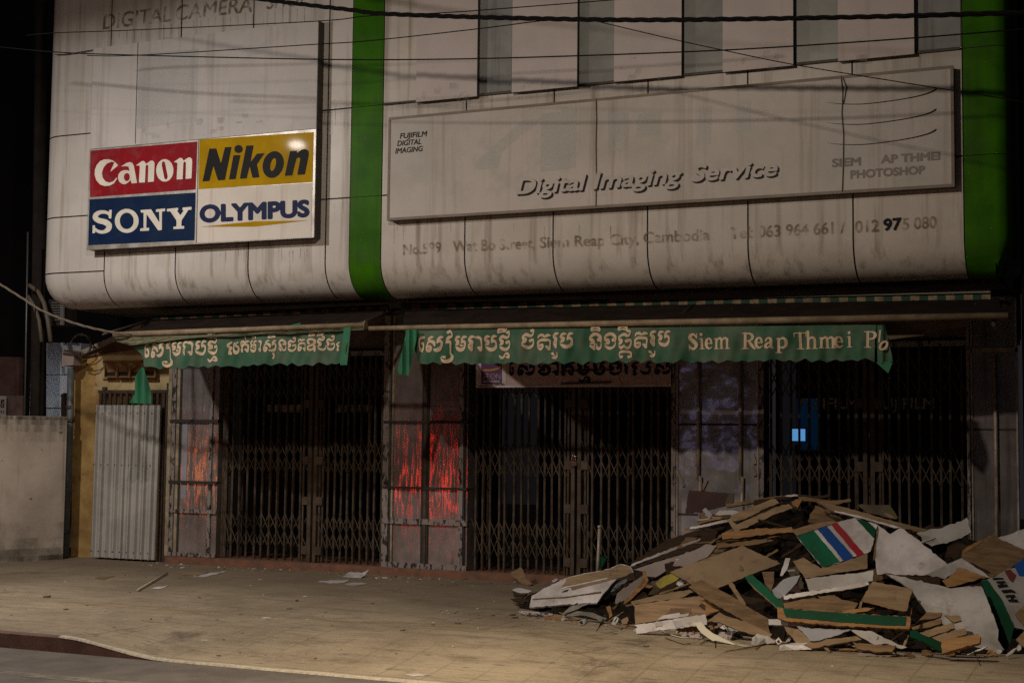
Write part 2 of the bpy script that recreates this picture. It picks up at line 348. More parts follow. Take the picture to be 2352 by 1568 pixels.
# ---------------------------------------------------------------- lettering: strokes -> clean flat mesh
def seg_d(PXY, a, b, ra, rb):
    ab = b-a; L2 = max(ab@ab, 1e-9); t = np.clip(((PXY-a)@ab)/L2, 0, 1)
    return np.linalg.norm(PXY-(a+t[..., None]*ab), axis=-1)-(ra+(rb-ra)*t)
def poly_d(PXY, poly):
    n = len(poly); d = np.full(PXY.shape[:-1], 1e9); ins = np.zeros(PXY.shape[:-1], bool)
    for i in range(n):
        a, b = np.array(poly[i], float), np.array(poly[(i+1) % n], float)
        d = np.minimum(d, seg_d(PXY, a, b, 0, 0))
        if a[1] != b[1]:
            ins ^= ((a[1] > PXY[..., 1]) != (b[1] > PXY[..., 1])) & (PXY[..., 0] < (b[0]-a[0])*(PXY[..., 1]-a[1])/(b[1]-a[1])+a[0])
    return np.where(ins, -d, d)
def smooth(pts, k=4):
    P = [np.array(p, float) for p in pts]
    if len(P) < 3: return P
    out = []
    for i in range(len(P)-1):
        p0 = P[max(i-1, 0)]; p1 = P[i]; p2 = P[i+1]; p3 = P[min(i+2, len(P)-1)]
        for j in range(k):
            t = j/k
            out.append(.5*((2*p1)+(-p0+p2)*t+(2*p0-5*p1+4*p2-p3)*t*t+(-p0+3*p1-3*p2+p3)*t**3))
    return out+[P[-1]]
def shape_mesh(prims, step):
    """prims: ('s', [(x,y,r)..]) stroke, ('l', ..) straight stroke, ('p', pts) polygon, ('e', cx,cy,rx,ry,shear) ellipse,
    upper-case letters cut instead of add; ('f', segments, r) outline segments grown by r"""
    xs = []; ys = []
    for k in prims:
        if k[0] in 'slSL':
            xs += [p[0]-p[2] for p in k[1]]+[p[0]+p[2] for p in k[1]]; ys += [p[1]-p[2] for p in k[1]]+[p[1]+p[2] for p in k[1]]
        elif k[0] in 'pP': xs += [p[0] for p in k[1]]; ys += [p[1] for p in k[1]]
        elif k[0] in 'eE': xs += [k[1]-k[3]*1.3, k[1]+k[3]*1.3]; ys += [k[2]-k[4], k[2]+k[4]]
        elif k[0] == 'f': s = np.array(k[1]).reshape(-1, 2); xs += [s[:, 0].min()-k[2], s[:, 0].max()+k[2]]; ys += [s[:, 1].min()-k[2], s[:, 1].max()+k[2]]
    x0, x1, y0, y1 = min(xs)-step*2, max(xs)+step*2, min(ys)-step*2, max(ys)+step*2
    gx = np.arange(x0, x1+step, step); gy = np.arange(y0, y1+step, step)
    A, B = np.meshgrid(gx, gy, indexing='ij'); PXY = np.stack([A, B], -1); fld = np.full(A.shape, 1e9)
    for k in prims:
        t = k[0]
        if t in 'slSL':
            P = smooth(k[1]) if t in 'sS' else [np.array(p, float) for p in k[1]]
            lo = np.min([p[:2]-p[2] for p in P], 0)-3*step; hi = np.max([p[:2]+p[2] for p in P], 0)+3*step
        elif t in 'pP': lo = np.min(k[1], 0)-3*step; hi = np.max(k[1], 0)+3*step
        elif t in 'eE': lo = np.array([k[1]-k[3]*1.5-3*step, k[2]-k[4]-3*step]); hi = np.array([k[1]+k[3]*1.5+3*step, k[2]+k[4]+3*step])
        else: s = np.array(k[1]).reshape(-1, 2); lo = s.min(0)-k[2]-3*step; hi = s.max(0)+k[2]+3*step
        ix = slice(max(int((lo[0]-x0)/step), 0), int((hi[0]-x0)/step)+2); iy = slice(max(int((lo[1]-y0)/step), 0), int((hi[1]-y0)/step)+2)
        Q = PXY[ix, iy]; d = np.full(Q.shape[:-1], 1e9)
        if t in 'slSL':
            for a, b in zip(P[:-1], P[1:]): d = np.minimum(d, seg_d(Q, a[:2], b[:2], max(a[2], .1), max(b[2], .1)))
        elif t in 'pP': d = poly_d(Q, k[1])
        elif t in 'eE':
            sh = k[5] if len(k) > 5 else 0
            u = (Q[..., 0]-k[1]+(Q[..., 1]-k[2])*sh)/k[3]; v = (Q[..., 1]-k[2])/k[4]; d = (np.sqrt(u*u+v*v)-1)*min(k[3], k[4])
        else:
            ins = np.zeros(Q.shape[:-1], bool)
            for (a, b) in k[1]:
                a = np.array(a); b = np.array(b); d = np.minimum(d, seg_d(Q, a, b, 0, 0))
                if a[1] != b[1]: ins ^= ((a[1] > Q[..., 1]) != (b[1] > Q[..., 1])) & (Q[..., 0] < (b[0]-a[0])*(Q[..., 1]-a[1])/(b[1]-a[1])+a[0])
            d = np.where(ins, -d, d)-k[2]
        fld[ix, iy] = np.maximum(fld[ix, iy], -d) if t.isupper() else np.minimum(fld[ix, iy], d)
    vid = {}; V = []; Fc = []
    def vert(key, p):
        if key not in vid: vid[key] = len(V); V.append(p)
        return vid[key]
    ins = fld < 0
    act = ins[:-1, :-1] | ins[1:, :-1] | ins[1:, 1:] | ins[:-1, 1:]
    for i, j in zip(*np.nonzero(act)):
        c = [(i, j), (i+1, j), (i+1, j+1), (i, j+1)]; poly = []
        for q in range(4):
            a, b = c[q], c[(q+1) % 4]; fa, fb = fld[a], fld[b]
            if fa < 0: poly.append(vert(a, (gx[a[0]], gy[a[1]])))
            if (fa < 0) != (fb < 0):
                t = fa/(fa-fb); key = (a, b) if a < b else (b, a)
                poly.append(vert(key, (gx[a[0]]+(gx[b[0]]-gx[a[0]])*t, gy[a[1]]+(gy[b[1]]-gy[a[1]])*t)))
        poly = list(dict.fromkeys(poly))
        if len(poly) >= 3: Fc.append(tuple(poly))
    return V, Fc
def put(name, prims, step, fn, mat, parent):   # fn maps stroke coordinates to a world point
    V, Fc = shape_mesh(prims, step)
    return MB().add([fn(*v) for v in V], Fc).build(name, mat, parent)
def shift(prims, dx, dy, sx=1, sy=None):
    sy = sy or sx; out = []
    for k in prims:
        if k[0] in 'slSL': out.append((k[0], [(p[0]*sx+dx, p[1]*sy+dy, p[2]*(sx+sy)/2) for p in k[1]]))
        elif k[0] in 'pP': out.append((k[0], [(p[0]*sx+dx, p[1]*sy+dy) for p in k[1]]))
        elif k[0] in 'eE': out.append((k[0], k[1]*sx+dx, k[2]*sy+dy, k[3]*sx, k[4]*sy)+tuple(k[5:]))
    return out
FONTC = {}
def font_outline(body):
    if body in FONTC: return FONTC[body]
    c = bpy.data.curves.new('t', 'FONT'); c.body = body; c.resolution_u = 5
    o = bpy.data.objects.new('t', c); COL.objects.link(o)
    dg = bpy.context.evaluated_depsgraph_get(); me = bpy.data.meshes.new_from_object(o.evaluated_get(dg))
    cnt = {}
    for p in me.polygons:
        for e in p.edge_keys: cnt[e] = cnt.get(e, 0)+1
    seg = [((me.vertices[a].co.x, me.vertices[a].co.y), (me.vertices[b].co.x, me.vertices[b].co.y)) for (a, b), k in cnt.items() if k == 1]
    bpy.data.objects.remove(o); bpy.data.curves.remove(c); bpy.data.meshes.remove(me)
    FONTC[body] = seg; return seg
CAP = .70
def text(name, body, bl, br, hl, hr, Y, mat, parent, grow=0.0, shear=0.0, off=(0, 0), step=.026, surf=None):
    """body set on the pixel baseline bl-br, cap heights hl, hr in pixels, on the plane Y"""
    seg = [((a[0]+a[1]*shear, a[1]), (b[0]+b[1]*shear, b[1])) for a, b in font_outline(body)]
    xs = [p[0] for s in seg for p in s]; xa, xb = min(xs), max(xs)
    def fn(x, y):
        u = (x-xa)/(xb-xa); px = bl[0]+(br[0]-bl[0])*u+off[0]; py = bl[1]+(br[1]-bl[1])*u-y/CAP*(hl+(hr-hl)*u)+off[1]
        return surf(px, py) if surf else Wp(px, py, Y)
    return put(name, [('f', seg, grow)], step, fn, mat, parent)

# ---------------------------------------------------------------- ground, kerb, road
def sstep(a, b, x): t = min(max((x-a)/(b-a), 0), 1); return t*t*(3-2*t)
KY = -6.52
def pz(x, y): return -.128*sstep(-8.72, -7.55, x)*sstep(-5.0, KY, y)
xs = [-45, -30, -20]+list(np.arange(-16, 6.01, .35))+[12, 25, 40]; ys = list(np.linspace(KY+.07, -4.6, 14))+[-3.4, -2, -1, 0, .8, 3, 8, 20]
b = MB(); b.add([(x, y, pz(x, y)) for x in xs for y in ys], [(i*len(ys)+j, (i+1)*len(ys)+j, (i+1)*len(ys)+j+1, i*len(ys)+j+1) for i in range(len(xs)-1) for j in range(len(ys)-1)], True)
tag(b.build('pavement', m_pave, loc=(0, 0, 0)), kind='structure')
b = MB().add([(-90, -60, -.14), (90, -60, -.14), (90, KY, -.14), (-90, KY, -.14)], [(0, 1, 2, 3)])
tag(b.build('road', m_asphalt, loc=(0, 0, 0)), kind='structure')
kx = [-45, -20, -14, -12, -10.2, -8.72]+[-8.6+.15*i for i in range(8)]+[-7.0, -6, -5, -4, -3, -2, -1, 0, 2, 5, 15, 40]
b = MB()
for x0, x1 in zip(kx[:-1], kx[1:]):
    g = .004 if x1-x0 > .4 else 0
    z0, z1 = pz(x0, KY)-.001, pz(x1, KY)-.001
    b.add([(x0, KY, -.2), (x1-g, KY, -.2), (x1-g, KY, z1-.012), (x0, KY, z0-.012), (x0, KY+.012, z0), (x1-g, KY+.012, z1), (x1-g, KY+.07, z1), (x0, KY+.07, z0)],
          [(0, 1, 2, 3), (3, 2, 5, 4), (4, 5, 6, 7)])
kerb = tag(b.build('kerb', m_kerb, loc=(0, 0, 0)), kind='structure')
b = MB(); px = [x for x in np.arange(-8.70, 6, .2)]
b.add([p for x in px for p in ((x, KY-.004, pz(x, KY)-.010), (x, KY+.004, pz(x, KY)+.003), (x, KY+.060+.012*sin(x*7), pz(x, KY+.06)+.004))],
      [f for i in range(len(px)-1) for f in ((3*i, 3*i+3, 3*i+4, 3*i+1), (3*i+1, 3*i+4, 3*i+5, 3*i+2))])
b.build('pale_edge', m_kerbw, kerb)
def strip(name, p0, p1, w, z, mat):
    P, Q = Gp(*p0, z), Gp(*p1, z); d = (Q-P); d /= np.linalg.norm(d); n = np.array([-d[1], d[0], 0])*w/2; P = P-d*14*(name == 'road_line'); Q = Q+d*6
    return tag(MB().add([P-n, Q-n, Q+n, P+n], [(0, 1, 2, 3)]).build(name, mat), kind='structure')
strip('road_line', (0, 1543), (262, 1566), .16, -.136, m_white)
yy = Gp(827, 1427)[1]
tag(MB().add([(-12, yy-.16, .004), (3, yy-.16, .004), (3, yy+.16, .004), (-12, yy+.16, .004)], [(0, 1, 2, 3)]).build('tactile_paving', m_tactile), kind='structure')

# ---------------------------------------------------------------- the shop building
YF = -1.65; ZB = 3.47; RB = .42; XL, XR = -13.58, -1.13; RC = .38; RR = .12; ZT = 8.2
bld = thing('shop_building', (-7.2, 0, 0), 'closed white clad shop with two bright green vertical stripes and a rounded overhang', 'building')
fx = lambda x, y=600: float(Wp(x, y, YF)[0])
z4 = float(Wp(731, 459, YF)[2]); z1 = float(Wp(1500, 181, YF)[2]); z3 = ZB+RB+.03
cols = [None]+[fx(v, 588) for v in (240, 403, 570, 747, 802, 874, 1067, 1270, 1487, 1718, 1960, 2216)]+[None]
def path_pts(xa, xb):
    out = []
    if xa is None:
        out += [((XL, YF+2.2), (-1, 0)), ((XL, YF+1.0), (-1, 0))]
        out += [((XL+RC-RC*cos(t), YF+RC-RC*sin(t)), (-cos(t), -sin(t))) for t in np.linspace(0, pi/2, 9)]
        xa2 = XL+RC
    else: out.append(((xa, YF), (0, -1))); xa2 = xa
    if xb is None:
        out += [((XR-RR+RR*sin(t), YF+RR-RR*cos(t)), (sin(t), -cos(t))) for t in np.linspace(0, pi/2, 9)]
        out += [((XR, YF+1.0), (1, 0)), ((XR, YF+2.2), (1, 0))]
    else: out.append(((xb, YF), (0, -1)))
    return out
def prof(za, zb_):
    if za > ZB+RB-.01: return [(0, za), (0, zb_)]
    return [(RB*(1-cos(t)), ZB+RB-RB*sin(t)) for t in np.linspace(pi/2, 0, 9)]+[(0, zb_)]
def sheet(b, xa, xb, za, zb_, inset=0.0, g=.0085):
    P = path_pts(None if xa is None else xa+g, None if xb is None else xb-g); R = prof(za+(g if za > ZB+RB else 0), zb_-g)
    vs = [(p[0]-n[0]*((min(d, RR) if xb is None else d)+inset), p[1]-n[1]*(d+inset), z) for p, n in P for d, z in R]
    k = len(R); b.add(vs, [(i*k+j, (i+1)*k+j, (i+1)*k+j+1, i*k+j+1) for i in range(len(P)-1) for j in range(k-1)], True)
pl, pr, gs, bk = MB(), MB(), [], MB()
rows = [(ZB, z4), (z4, z1), (z1, ZT)]
for i in range(len(cols)-1):
    xa, xb = cols[i], cols[i+1]
    if i in (5, 12):
        m = MB(); [sheet(m, xa, xb, za, zb_, -.004, .003) for za, zb_ in rows]
        o = m.build('green_stripe', m_green, bld); o['label'] = 'bright green vertical stripe '+('between the two sign groups' if i == 5 else 'at the far end by the neighbouring wall')
    else:
        m = pl if i < 5 else pr
        rr = [(ZB, z3), (z3, z4)]+rows[1:] if i == 0 else rows
        for za, zb_ in rr: sheet(m, xa, xb, za, zb_)
    sheet(bk, xa, xb, ZB, ZT, .02, 0)
pl.build('cladding', m_panel, bld); pr.build('cladding', m_panelr, bld); bk.build('joint_backing', m_seam, bld)
MB().box((XL+RC, YF+RC+.04, ZB+.006), (XR-RR-.02, .6, ZB+.06)).build('soffit', m_soffit, bld)
MB().box((XL+.02, .62, ZB+.07), (XR-.02, 1.2, ZT)).build('rear_wall', m_soffit, bld)
# grey window strips between the poster boards
wins = [(884, 955), (1097, 1176), (1322, 1411), (1563, 1661), (1820, 1926), (2097, 2207)]
for xa, xb in wins[1:]:
    X0, X1 = float(Wp(xa, 150, YF)[0]), float(Wp(xb, 150, YF)[0])
    MB().box((X0, YF-.012, z1+.02), (X1, YF+.01, ZT-.1)).build('window', m_glassstrip, bld)
MB().box((fx(884, 230), YF-.03, z1-.012), (fx(2205, 110), YF-.001, z1+.012)).build('ledge', m_edge, bld)
# poster boards in front of the windows
pbs = [((955, 1095), (234, 222), 'leftmost blank poster board above the long sign, next to the green stripe'),
       ((1175, 1325), (213, 198), 'second blank poster board from the green stripe, with torn paper scraps low on it'),
       ((1410, 1565), (187, 175), 'middle blank poster board above the long sign, with a dark smear'),
       ((1660, 1822), (166, 150), 'fourth blank poster board from the green stripe, mould spots along its foot'),
       ((1925, 2100), (140, 125), 'rightmost blank poster board above the long sign, with a loose hook')]
for k, ((xa, xb), (ya, yb), lab) in enumerate(pbs):
    t = YF-.095; P0, P1 = Wp(xa, ya, t), Wp(xb, yb, t); z0 = float((P0[2]+P1[2])/2)
    o = thing('poster_board', (float(P0[0]), t, z0), lab, 'board', 'blank poster boards between the upper windows')
    MB().box((P0[0], t, z0), (P1[0], t+.012, ZT-.3)).build('face', m_poster, o)
    fr = MB(); fr.box((P0[0]+.004, t+.014, z0+.004), (P1[0]-.004, YF-.02, ZT-.31)); fr.build('box_frame', m_edge, o)
    rr = random.Random(k)
    for _ in range(6):
        s = MB()
        a = rr.uniform(xa+12, xb-22); c = rr.uniform(ya-55, ya-10); w, h = rr.uniform(5, 22), rr.uniform(3, 18)
        s.add([Wp(a, c, t-.004), Wp(a+w, c-2+rr.uniform(-4, 2), t-.004), Wp(a+w*rr.uniform(.6, 1), c+h, t-.004), Wp(a-rr.uniform(0, 5), c+h*.8, t-.004)], [(0, 1, 2, 3)])
        s.build('paper_scrap', m_ghost if k != 1 else m_ghostw, o)

# faded lettering left on the cladding
def addr(body, a, b_, ha, hb, mat, g=.022, **k): return text('faded_lettering', body, a, b_, ha, hb, YF-.009, mat, bld, g, step=.03, **k)
addr('No.599', (926, 585), (1012, 580), 24, 25, m_rust)
addr('Wat Bo Street,', (1040, 578), (1227, 570), 25, 25, m_rust2)
addr('Siem Reap City,', (1240, 569), (1466, 560), 25, 25, m_rust2)
addr('Cambodia', (1478, 558), (1629, 551), 25, 26, m_rust2)
addr('Tel: 063 964 661 /', (1677, 548), (1940, 535), 26, 27, m_rust2)
addr('012', (1964, 534), (2018, 531), 27, 27, m_rust2)
o = addr('97', (2030, 529), (2069, 527), 26, 27, m_letk, .035); o['label'] = 'black number 97'
addr('5 080', (2073, 527), (2150, 523), 26, 27, m_rust2)
addr('DIGITAL', (236, 68), (392, 49), 34, 36, m_rust, .012, shear=.12)
addr('CAMERA', (404, 47), (578, 27), 34, 36, m_rust, .012, shear=.12)
addr('SHOP', (612, 22), (708, 10), 34, 36, m_rust, .012, shear=.12)

# dirt runs on the flat of the cladding, below the boards and seams
m_run = M('dirt_run', (.12, .095, .07), .85, wear=(6, .35, .7, .65, (3, 3, .6)))
rr = random.Random(21)
for spots in ([(x, 572, 34, 1.6) for x in (247, 298, 301, 362, 506, 512, 518, 541, 547, 553, 560, 566, 640, 646, 664, 672, 690, 699, 705)],
              [(x, 515, 40, 2) for x in (905, 912, 926, 962, 1000, 1035, 1120, 1180, 1250, 1330, 1402, 1530, 1620, 1685, 1790, 1850, 2010, 2100)],
              [(x, 74-(x-236)*.125, 40, 1.8) for x in range(240, 700, 17)],
              [(x, 455-(x-731)*.067, 50, 1.4) for x in (736, 760, 768, 779, 787, 796)],
              [(x, 250-(x-741)*.09, 60, 1.6) for x in (745, 762, 770, 783, 790, 799, 900, 925)]):
    b = MB()
    for x, y, l, w in spots:
        y += rr.uniform(-4, 5); l *= rr.uniform(.4, 1.15); w *= rr.uniform(.5, 1.2); l = min(l, 604-y) if y > 500 else l; Y = YF-.0065
        b.add([Wp(x-w/2, y, Y), Wp(x+w/2, y, Y), Wp(x+w*.25, y+l, Y), Wp(x-w*.25, y+l, Y)], [(0, 1, 2, 3)])
    b.build('stain', m_run, bld)
# ---- gate plane: pillars, header, doorstep, glass doors, dark rooms
gx = lambda x, y: float(Wp(x, y, 0)[0])
ZS = .10
GATES = [(506, 884), (1082, 1543), (1759, 2221)]
PIL = [(388, 506), (884, 1080), (1545, 1757), (2223, 2342)]
MB().box((gx(388, 1283), -.10, -.02), (gx(2342, 1350), 1.0, ZS)).build('doorstep', m_sill, bld)
hd = MB(); hd.box((gx(388, 780), .10, 2.93), (gx(2342, 780), .25, ZB)); hd.build('header_wall', m_header, bld)
MB().box((gx(388, 780), .015, 2.86), (gx(2342, 780), .08, 2.925)).build('gate_head_rail', m_trim, bld)
ymid = 1050
for k, (xa, xb) in enumerate(PIL):
    X0, X1 = gx(xa, ymid), gx(xb, ymid)
    p = bpy.data.objects.new('pillar', None); COL.objects.link(p); p.parent = bld; p.location = (X0-bld.location.x, 0, ZS)
    body = MB(); g = .006
    zs = [ZS, ZS+.62, 1.13, 1.98, 3.4] if k < 2 else ([ZS, .9, 1.97, 3.4] if k == 2 else [ZS, .62, 1.93, 3.4])
    for za, zb_ in zip(zs[:-1], zs[1:]): body.box((X0+.02, -.03, za+g), (X1-.02, .3, zb_-g))
    body.build('cladding_sheet', m_clad if k != 2 else m_cladb, p)
    sb = MB(); sb.box((X0+.03, -.022, ZS), (X1-.03, .29, 3.41)); [sb.box((X0+.015, -.034, z-.012), (X1-.015, -.02, z+.012)) for z in zs[1:-1]]
    sb.build('seam_strip', m_dark, p)
    def vs(x0, x1, mat, y=-.05, z0=ZS, z1_=3.38, nm='trim_strip'): MB().box((gx(x0, ymid), y, z0), (gx(x1, ymid), y+.07, z1_)).build(nm, mat, p)
    if k == 0:
        vs(388, 396, m_cream); vs(397.5, 406, m_trim, -.055); vs(407.5, 414, m_cream, -.045); vs(484, 491, m_trim, -.055); vs(415, 418, m_dark, -.04); vs(421, 433, m_lamb, -.036, z0=.9, z1_=1.95)
        for z, hh, mt in ((ZS+.03, .05, m_trim), (ZS+.63, .05, m_trim), (1.13, .04, m_dark), (1.98, .045, m_dark)): MB().box((X0+.05, -.065, z-hh/2), (X1-.01, -.02, z+hh/2)).build('cross_strip', mt, p)
    if k == 1:
        vs(884, 897, m_trim, -.06); vs(899, 902, m_dark, -.045); vs(903, 907, m_cream, -.05); vs(972, 976, m_dark, -.05); vs(977, 984, m_stile, -.055); vs(985, 988, m_dark, -.05); vs(1059, 1068, m_trim, -.06); vs(1070, 1072, m_dark, -.062)
        for z, hh, mt in ((ZS+.03, .07, m_trim), (ZS+.60, .07, m_trim), (1.13, .03, m_dark), (1.98, .03, m_dark)): MB().box((X0+.01, -.068, z-hh/2), (X1-.01, -.02, z+hh/2)).build('cross_strip', mt, p)
    if k == 2:
        vs(1545, 1555, m_trim, -.06); vs(1557, 1560, m_pipe, -.065); vs(1742, 1745, m_pipe, -.06); vs(1747, 1757, m_trim, -.06)
        for x in (1608, 1704):
            MB().tube([(gx(x, ymid), -.075, 2.9), (gx(x, ymid), -.075, 1.32), ], .022).build('pale_pipe', m_pipe, p)
            MB().tube([(gx(x+5, ymid), -.085, 1.36), (gx(x+5, ymid)-.01, -.085, .6)], .02).build('pale_pipe', m_pipe, p)
        for x, y, w, h, a in ((1597, 1056, 7, 26, 4), (1731, 1054, 9, 24, 18), (1731, 1082, 8, 22, 22), (1563, 1098, 7, 40, 24), (1618, 1112, 8, 26, -25)):
            c = Wp(x, y, -.05); dz = h*.0046; dx = dz*math.tan(rad(a)); MB().bar(c+np.array([-dx/2, 0, dz/2]), c+np.array([dx/2, 0, -dz/2]), w*.005, .02).build('peeled_scrap', m_pinky, p)
    if k == 3:
        vs(2223, 2230, m_trim, -.06); vs(2233, 2236, m_pipe, -.05); vs(2336, 2340, m_pipe, -.05)
        MB().tube([(gx(2289, ymid), -.075, 2.75), (gx(2289, ymid), -.075, .2)], .02).build('pale_pipe', m_pipe, p)
        MB().box((gx(2225, ymid), -.05, 2.78), (gx(2340, ymid), .1, 2.83)).build('cap_strip', m_pipe, p)
for k, (xa, xb) in enumerate(GATES):
    X0, X1 = gx(xa, ymid), gx(xb, ymid)
    d = MB(); xm = (X0+X1)/2
    for a, b_ in ((X0, xm-.02), (xm+.02, X1)): d.box((a+.03, .5, ZS+.06), (b_-.03, .515, 2.85))
    gd = d.build('glass_door', m_glass, bld)
    fr = MB(); [fr.box((x-.025, .48, ZS), (x+.025, .53, 2.9)) for x in (X0+.03, xm, X1-.03)]; fr.build('door_frame', m_iron, gd)
    sd = MB(); sd.box((X0-.3, 3.0, 0), (X1+.3, 3.1, 3.4)).box((X0-.3, .56, 2.95), (X1+.3, 3.0, 3.0)); sd.build('dark_room', m_inner, bld)
    if k == 2:
        for a, b_ in ((1838, 1968), (2010, 2145)):
            text('glass_lettering', 'FUJIFILM', (a, 939), (b_, 938), 25, 25, .495, M('glass_letter', (.42, .42, .36), .7), gd, .02, step=.035)
    if k == 0:
        for a, b_ in ((613, 697), (770, 856)):
            n = 5; w = (b_-a)/n
            for i in range(n): MB().add([Wp(a+i*w+1.2, 946, .495), Wp(a+(i+1)*w-1.2, 946, .495), Wp(a+(i+1)*w-1.2, 929, .495), Wp(a+i*w+1.2, 929, .495)], [(0, 1, 2, 3)]).build('film_sticker', m_gold, gd)
# ---- folding gates
BANDS = [(2.30, 2.77), (1.30, 1.77), (.29, .76)]
glabs = ['rusty folding scissor gate between the red lit pillar and the corrugated side door', 'rusty folding scissor gate under the printed banner, locked with a padlock', 'rusty folding scissor gate behind the top of the debris heap']
for k, (xa, xb) in enumerate(GATES):
    X0, X1 = gx(xa, ymid)+.02, gx(xb, ymid)-.02
    g = thing('folding_gate', ((X0+X1)/2, .05, ZS), glabs[k], 'gate', 'folding gates of the shop')
    xm = gx([717, 1322, 1995][k], ymid)
    for side, (a, b_) in enumerate(((X0, xm-.045), (xm+.045, X1))):
        leaf = bpy.data.objects.new('gate_leaf', None); COL.objects.link(leaf); leaf.parent = g; leaf.location = (a-g.location.x, 0, 0)
        n = max(3, round((b_-a)/.108)); bx = [a+(b_-a)*(i+.35)/n for i in range(n)] if side == 0 else [a+(b_-a)*(i+.65)/n for i in range(n)]
        if k == 0 and side == 0: q = max(0, 3); bx = [a+.03*i for i in range(q)]+[a+.16+(b_-a-.19)*i/(n-3) for i in range(n-2)]
        rr = random.Random(k*9+side); bx = [x+rr.uniform(-.011, .011) for x in bx]
        proto = None
        for i, x in enumerate(bx):
            if proto is None:
                m = MB(); m.box((x-.013, .03, ZS+.015), (x+.013, .06, 2.86)); proto = m.build('bar', m_gate, leaf); px0 = x
            else:
                o = proto.copy(); COL.objects.link(o); o.parent = leaf; o.location = proto.location.copy(); o.location.x += x-px0; o.rotation_euler = (rr.uniform(-.003, .003), rr.uniform(-.005, .005), rr.uniform(-.3, .3))
        for (za, zb_) in BANDS:
            la = MB()
            for i in range(-1, n-1):
                xs_ = lambda j: bx[j] if 0 <= j < len(bx) else (bx[0]-.05 if j < 0 else bx[-1]+.07)
                if i+2 > len(bx): continue
                p, q = xs_(i), xs_(min(i+2, len(bx)))
                la.bar((p, .022, zb_), (q, .022, za), .013, .005); la.bar((p, .066, za), (q, .066, zb_), .013, .005)
            if la.v: la.build('lattice', m_gate, leaf)
        st = MB(); s = xm-.042 if side == 0 else xm+.042
        st.box((s-.024, .015, ZS+.005), (s+.024, .07, 2.86))
        e = -1 if side == 0 else 1
        for z in (2.22, 1.46, .92, .26) if k != 2 else (2.22, 1.50, .9): st.box((s+e*.026, .01, z-.055), (s+e*.115, .03, z+.055))
        st.box((s+e*.10, .03, ZS+.01), (s+e*.122, .055, 2.86))
        st.build('lock_stile', m_stile, leaf)
c = Wp(1318, 1060, -.03)
pk = thing('padlock', (c[0], c[1], c[2]-.05), 'shiny steel padlock hanging on the middle folding gate', 'padlock')
m_chrome = M('padlock_steel', (.75, .7, .66), .18, metal=1)
MB().box((c[0]-.036, c[1]-.012, c[2]-.05), (c[0]+.036, c[1]+.012, c[2]+.005)).build('lock_body', m_chrome, pk)
MB().tube([(c[0]+.026*cos(t), c[1], c[2]+.04+.04*sin(t)) if 0 <= t <= pi else (c[0]+(.026 if t < 0 else -.026), c[1], c[2]) for t in [-1]+list(np.linspace(0, pi, 9))+[4]], .007).build('shackle', m_chrome, pk)

# lit screen deep in the third shop, with its blue curtain
P = Wp(1833, 995, 2.6)
scr = thing('computer_screen', (P[0], P[1], P[2]-.2), 'small glowing blue white screen inside the dark shop behind the third gate', 'screen')
MB().box((P[0]-.08, 2.6, P[2]-.10), (P[0]+.09, 2.63, P[2]+.06)).build('panel', M('screen_glow', (.1, .2, .3), em=((.16, .48, 1.0), 1.5)), scr)
MB().box((P[0]-.10, 2.632, P[2]-.12), (P[0]+.11, 2.66, P[2]+.08)).build('casing', m_iron, scr)
MB().box((P[0]-.05, 2.62, P[2]-.3), (P[0]+.0, 2.66, P[2]-.15)).build('stand', m_iron, scr)
P = Wp(1862, 962, 2.7); wv = MB(); n = 24
wv.add([q for i in range(n+1) for q in ((P[0]-.20+.3*i/n, 2.75+.03*sin(i*1.9), P[2]-.42), (P[0]-.20+.3*i/n, 2.75+.03*sin(i*1.9), P[2]+.28))], [(2*i, 2*i+2, 2*i+3, 2*i+1) for i in range(n)], True)
tag(wv.build('curtain', M('curtain_blue_glow', (.02, .14, .32), .8, em=((.01, .12, .30), .11))), 'blue lit curtain behind the glowing screen', 'curtain')  # cloth emits a faint blue itself, for the glow on it

# ---------------------------------------------------------------- signs on the front
YS = YF-.16
def sign_box(name, q, th, lab, cat, face, side=m_edge):
    P = [Wp(x, y, YF-th) for x, y in q]; x0, x1 = (P[0][0]+P[3][0])/2, (P[1][0]+P[2][0])/2; z0, z1_ = (P[2][2]+P[3][2])/2, (P[0][2]+P[1][2])/2
    o = thing(name, (x0, YF-th, z0), lab, cat)
    MB().box((x0, YF-th, z0), (x1, YF-th+.015, z1_)).build('face', face, o)
    MB().box((x0+.003, YF-th+.017, z0+.003), (x1-.003, YF-.012, z1_-.003)).build('box_side', side, o)
    return o, x0, x1, z0, z1_
def panel(o, nm, q, Y, mat, th=.004): return MB().prism([Wp(x, y, Y) for x, y in q], (0, th, 0)).build(nm, mat, o)
def c1(x, y, s=1300/2265.): return (x*s/1.53061, y*s/1.53061)
o, *_ = sign_box('blank_sign_board', [(215.5, 109), (731, 49), (726, 297.5), (206, 340.5)], .16, 'large blank stained sign board above the four brand sign', 'sign', m_board)
panel(o, 'seam', [c1(843, 262), c1(847, 262), c1(830, 880), c1(826, 880)], YS-.003, m_edge)
panel(o, 'pale_patch', [c1(850, 330), c1(1215, 300), c1(1205, 740), c1(838, 790)], YS-.0025, M('patch_pale_blue', (.47, .475, .47), .45, wear=(1.2, .3, .6, .3)), .001)  # pale bluish rectangle, slightly lighter than the board
rr = random.Random(3)
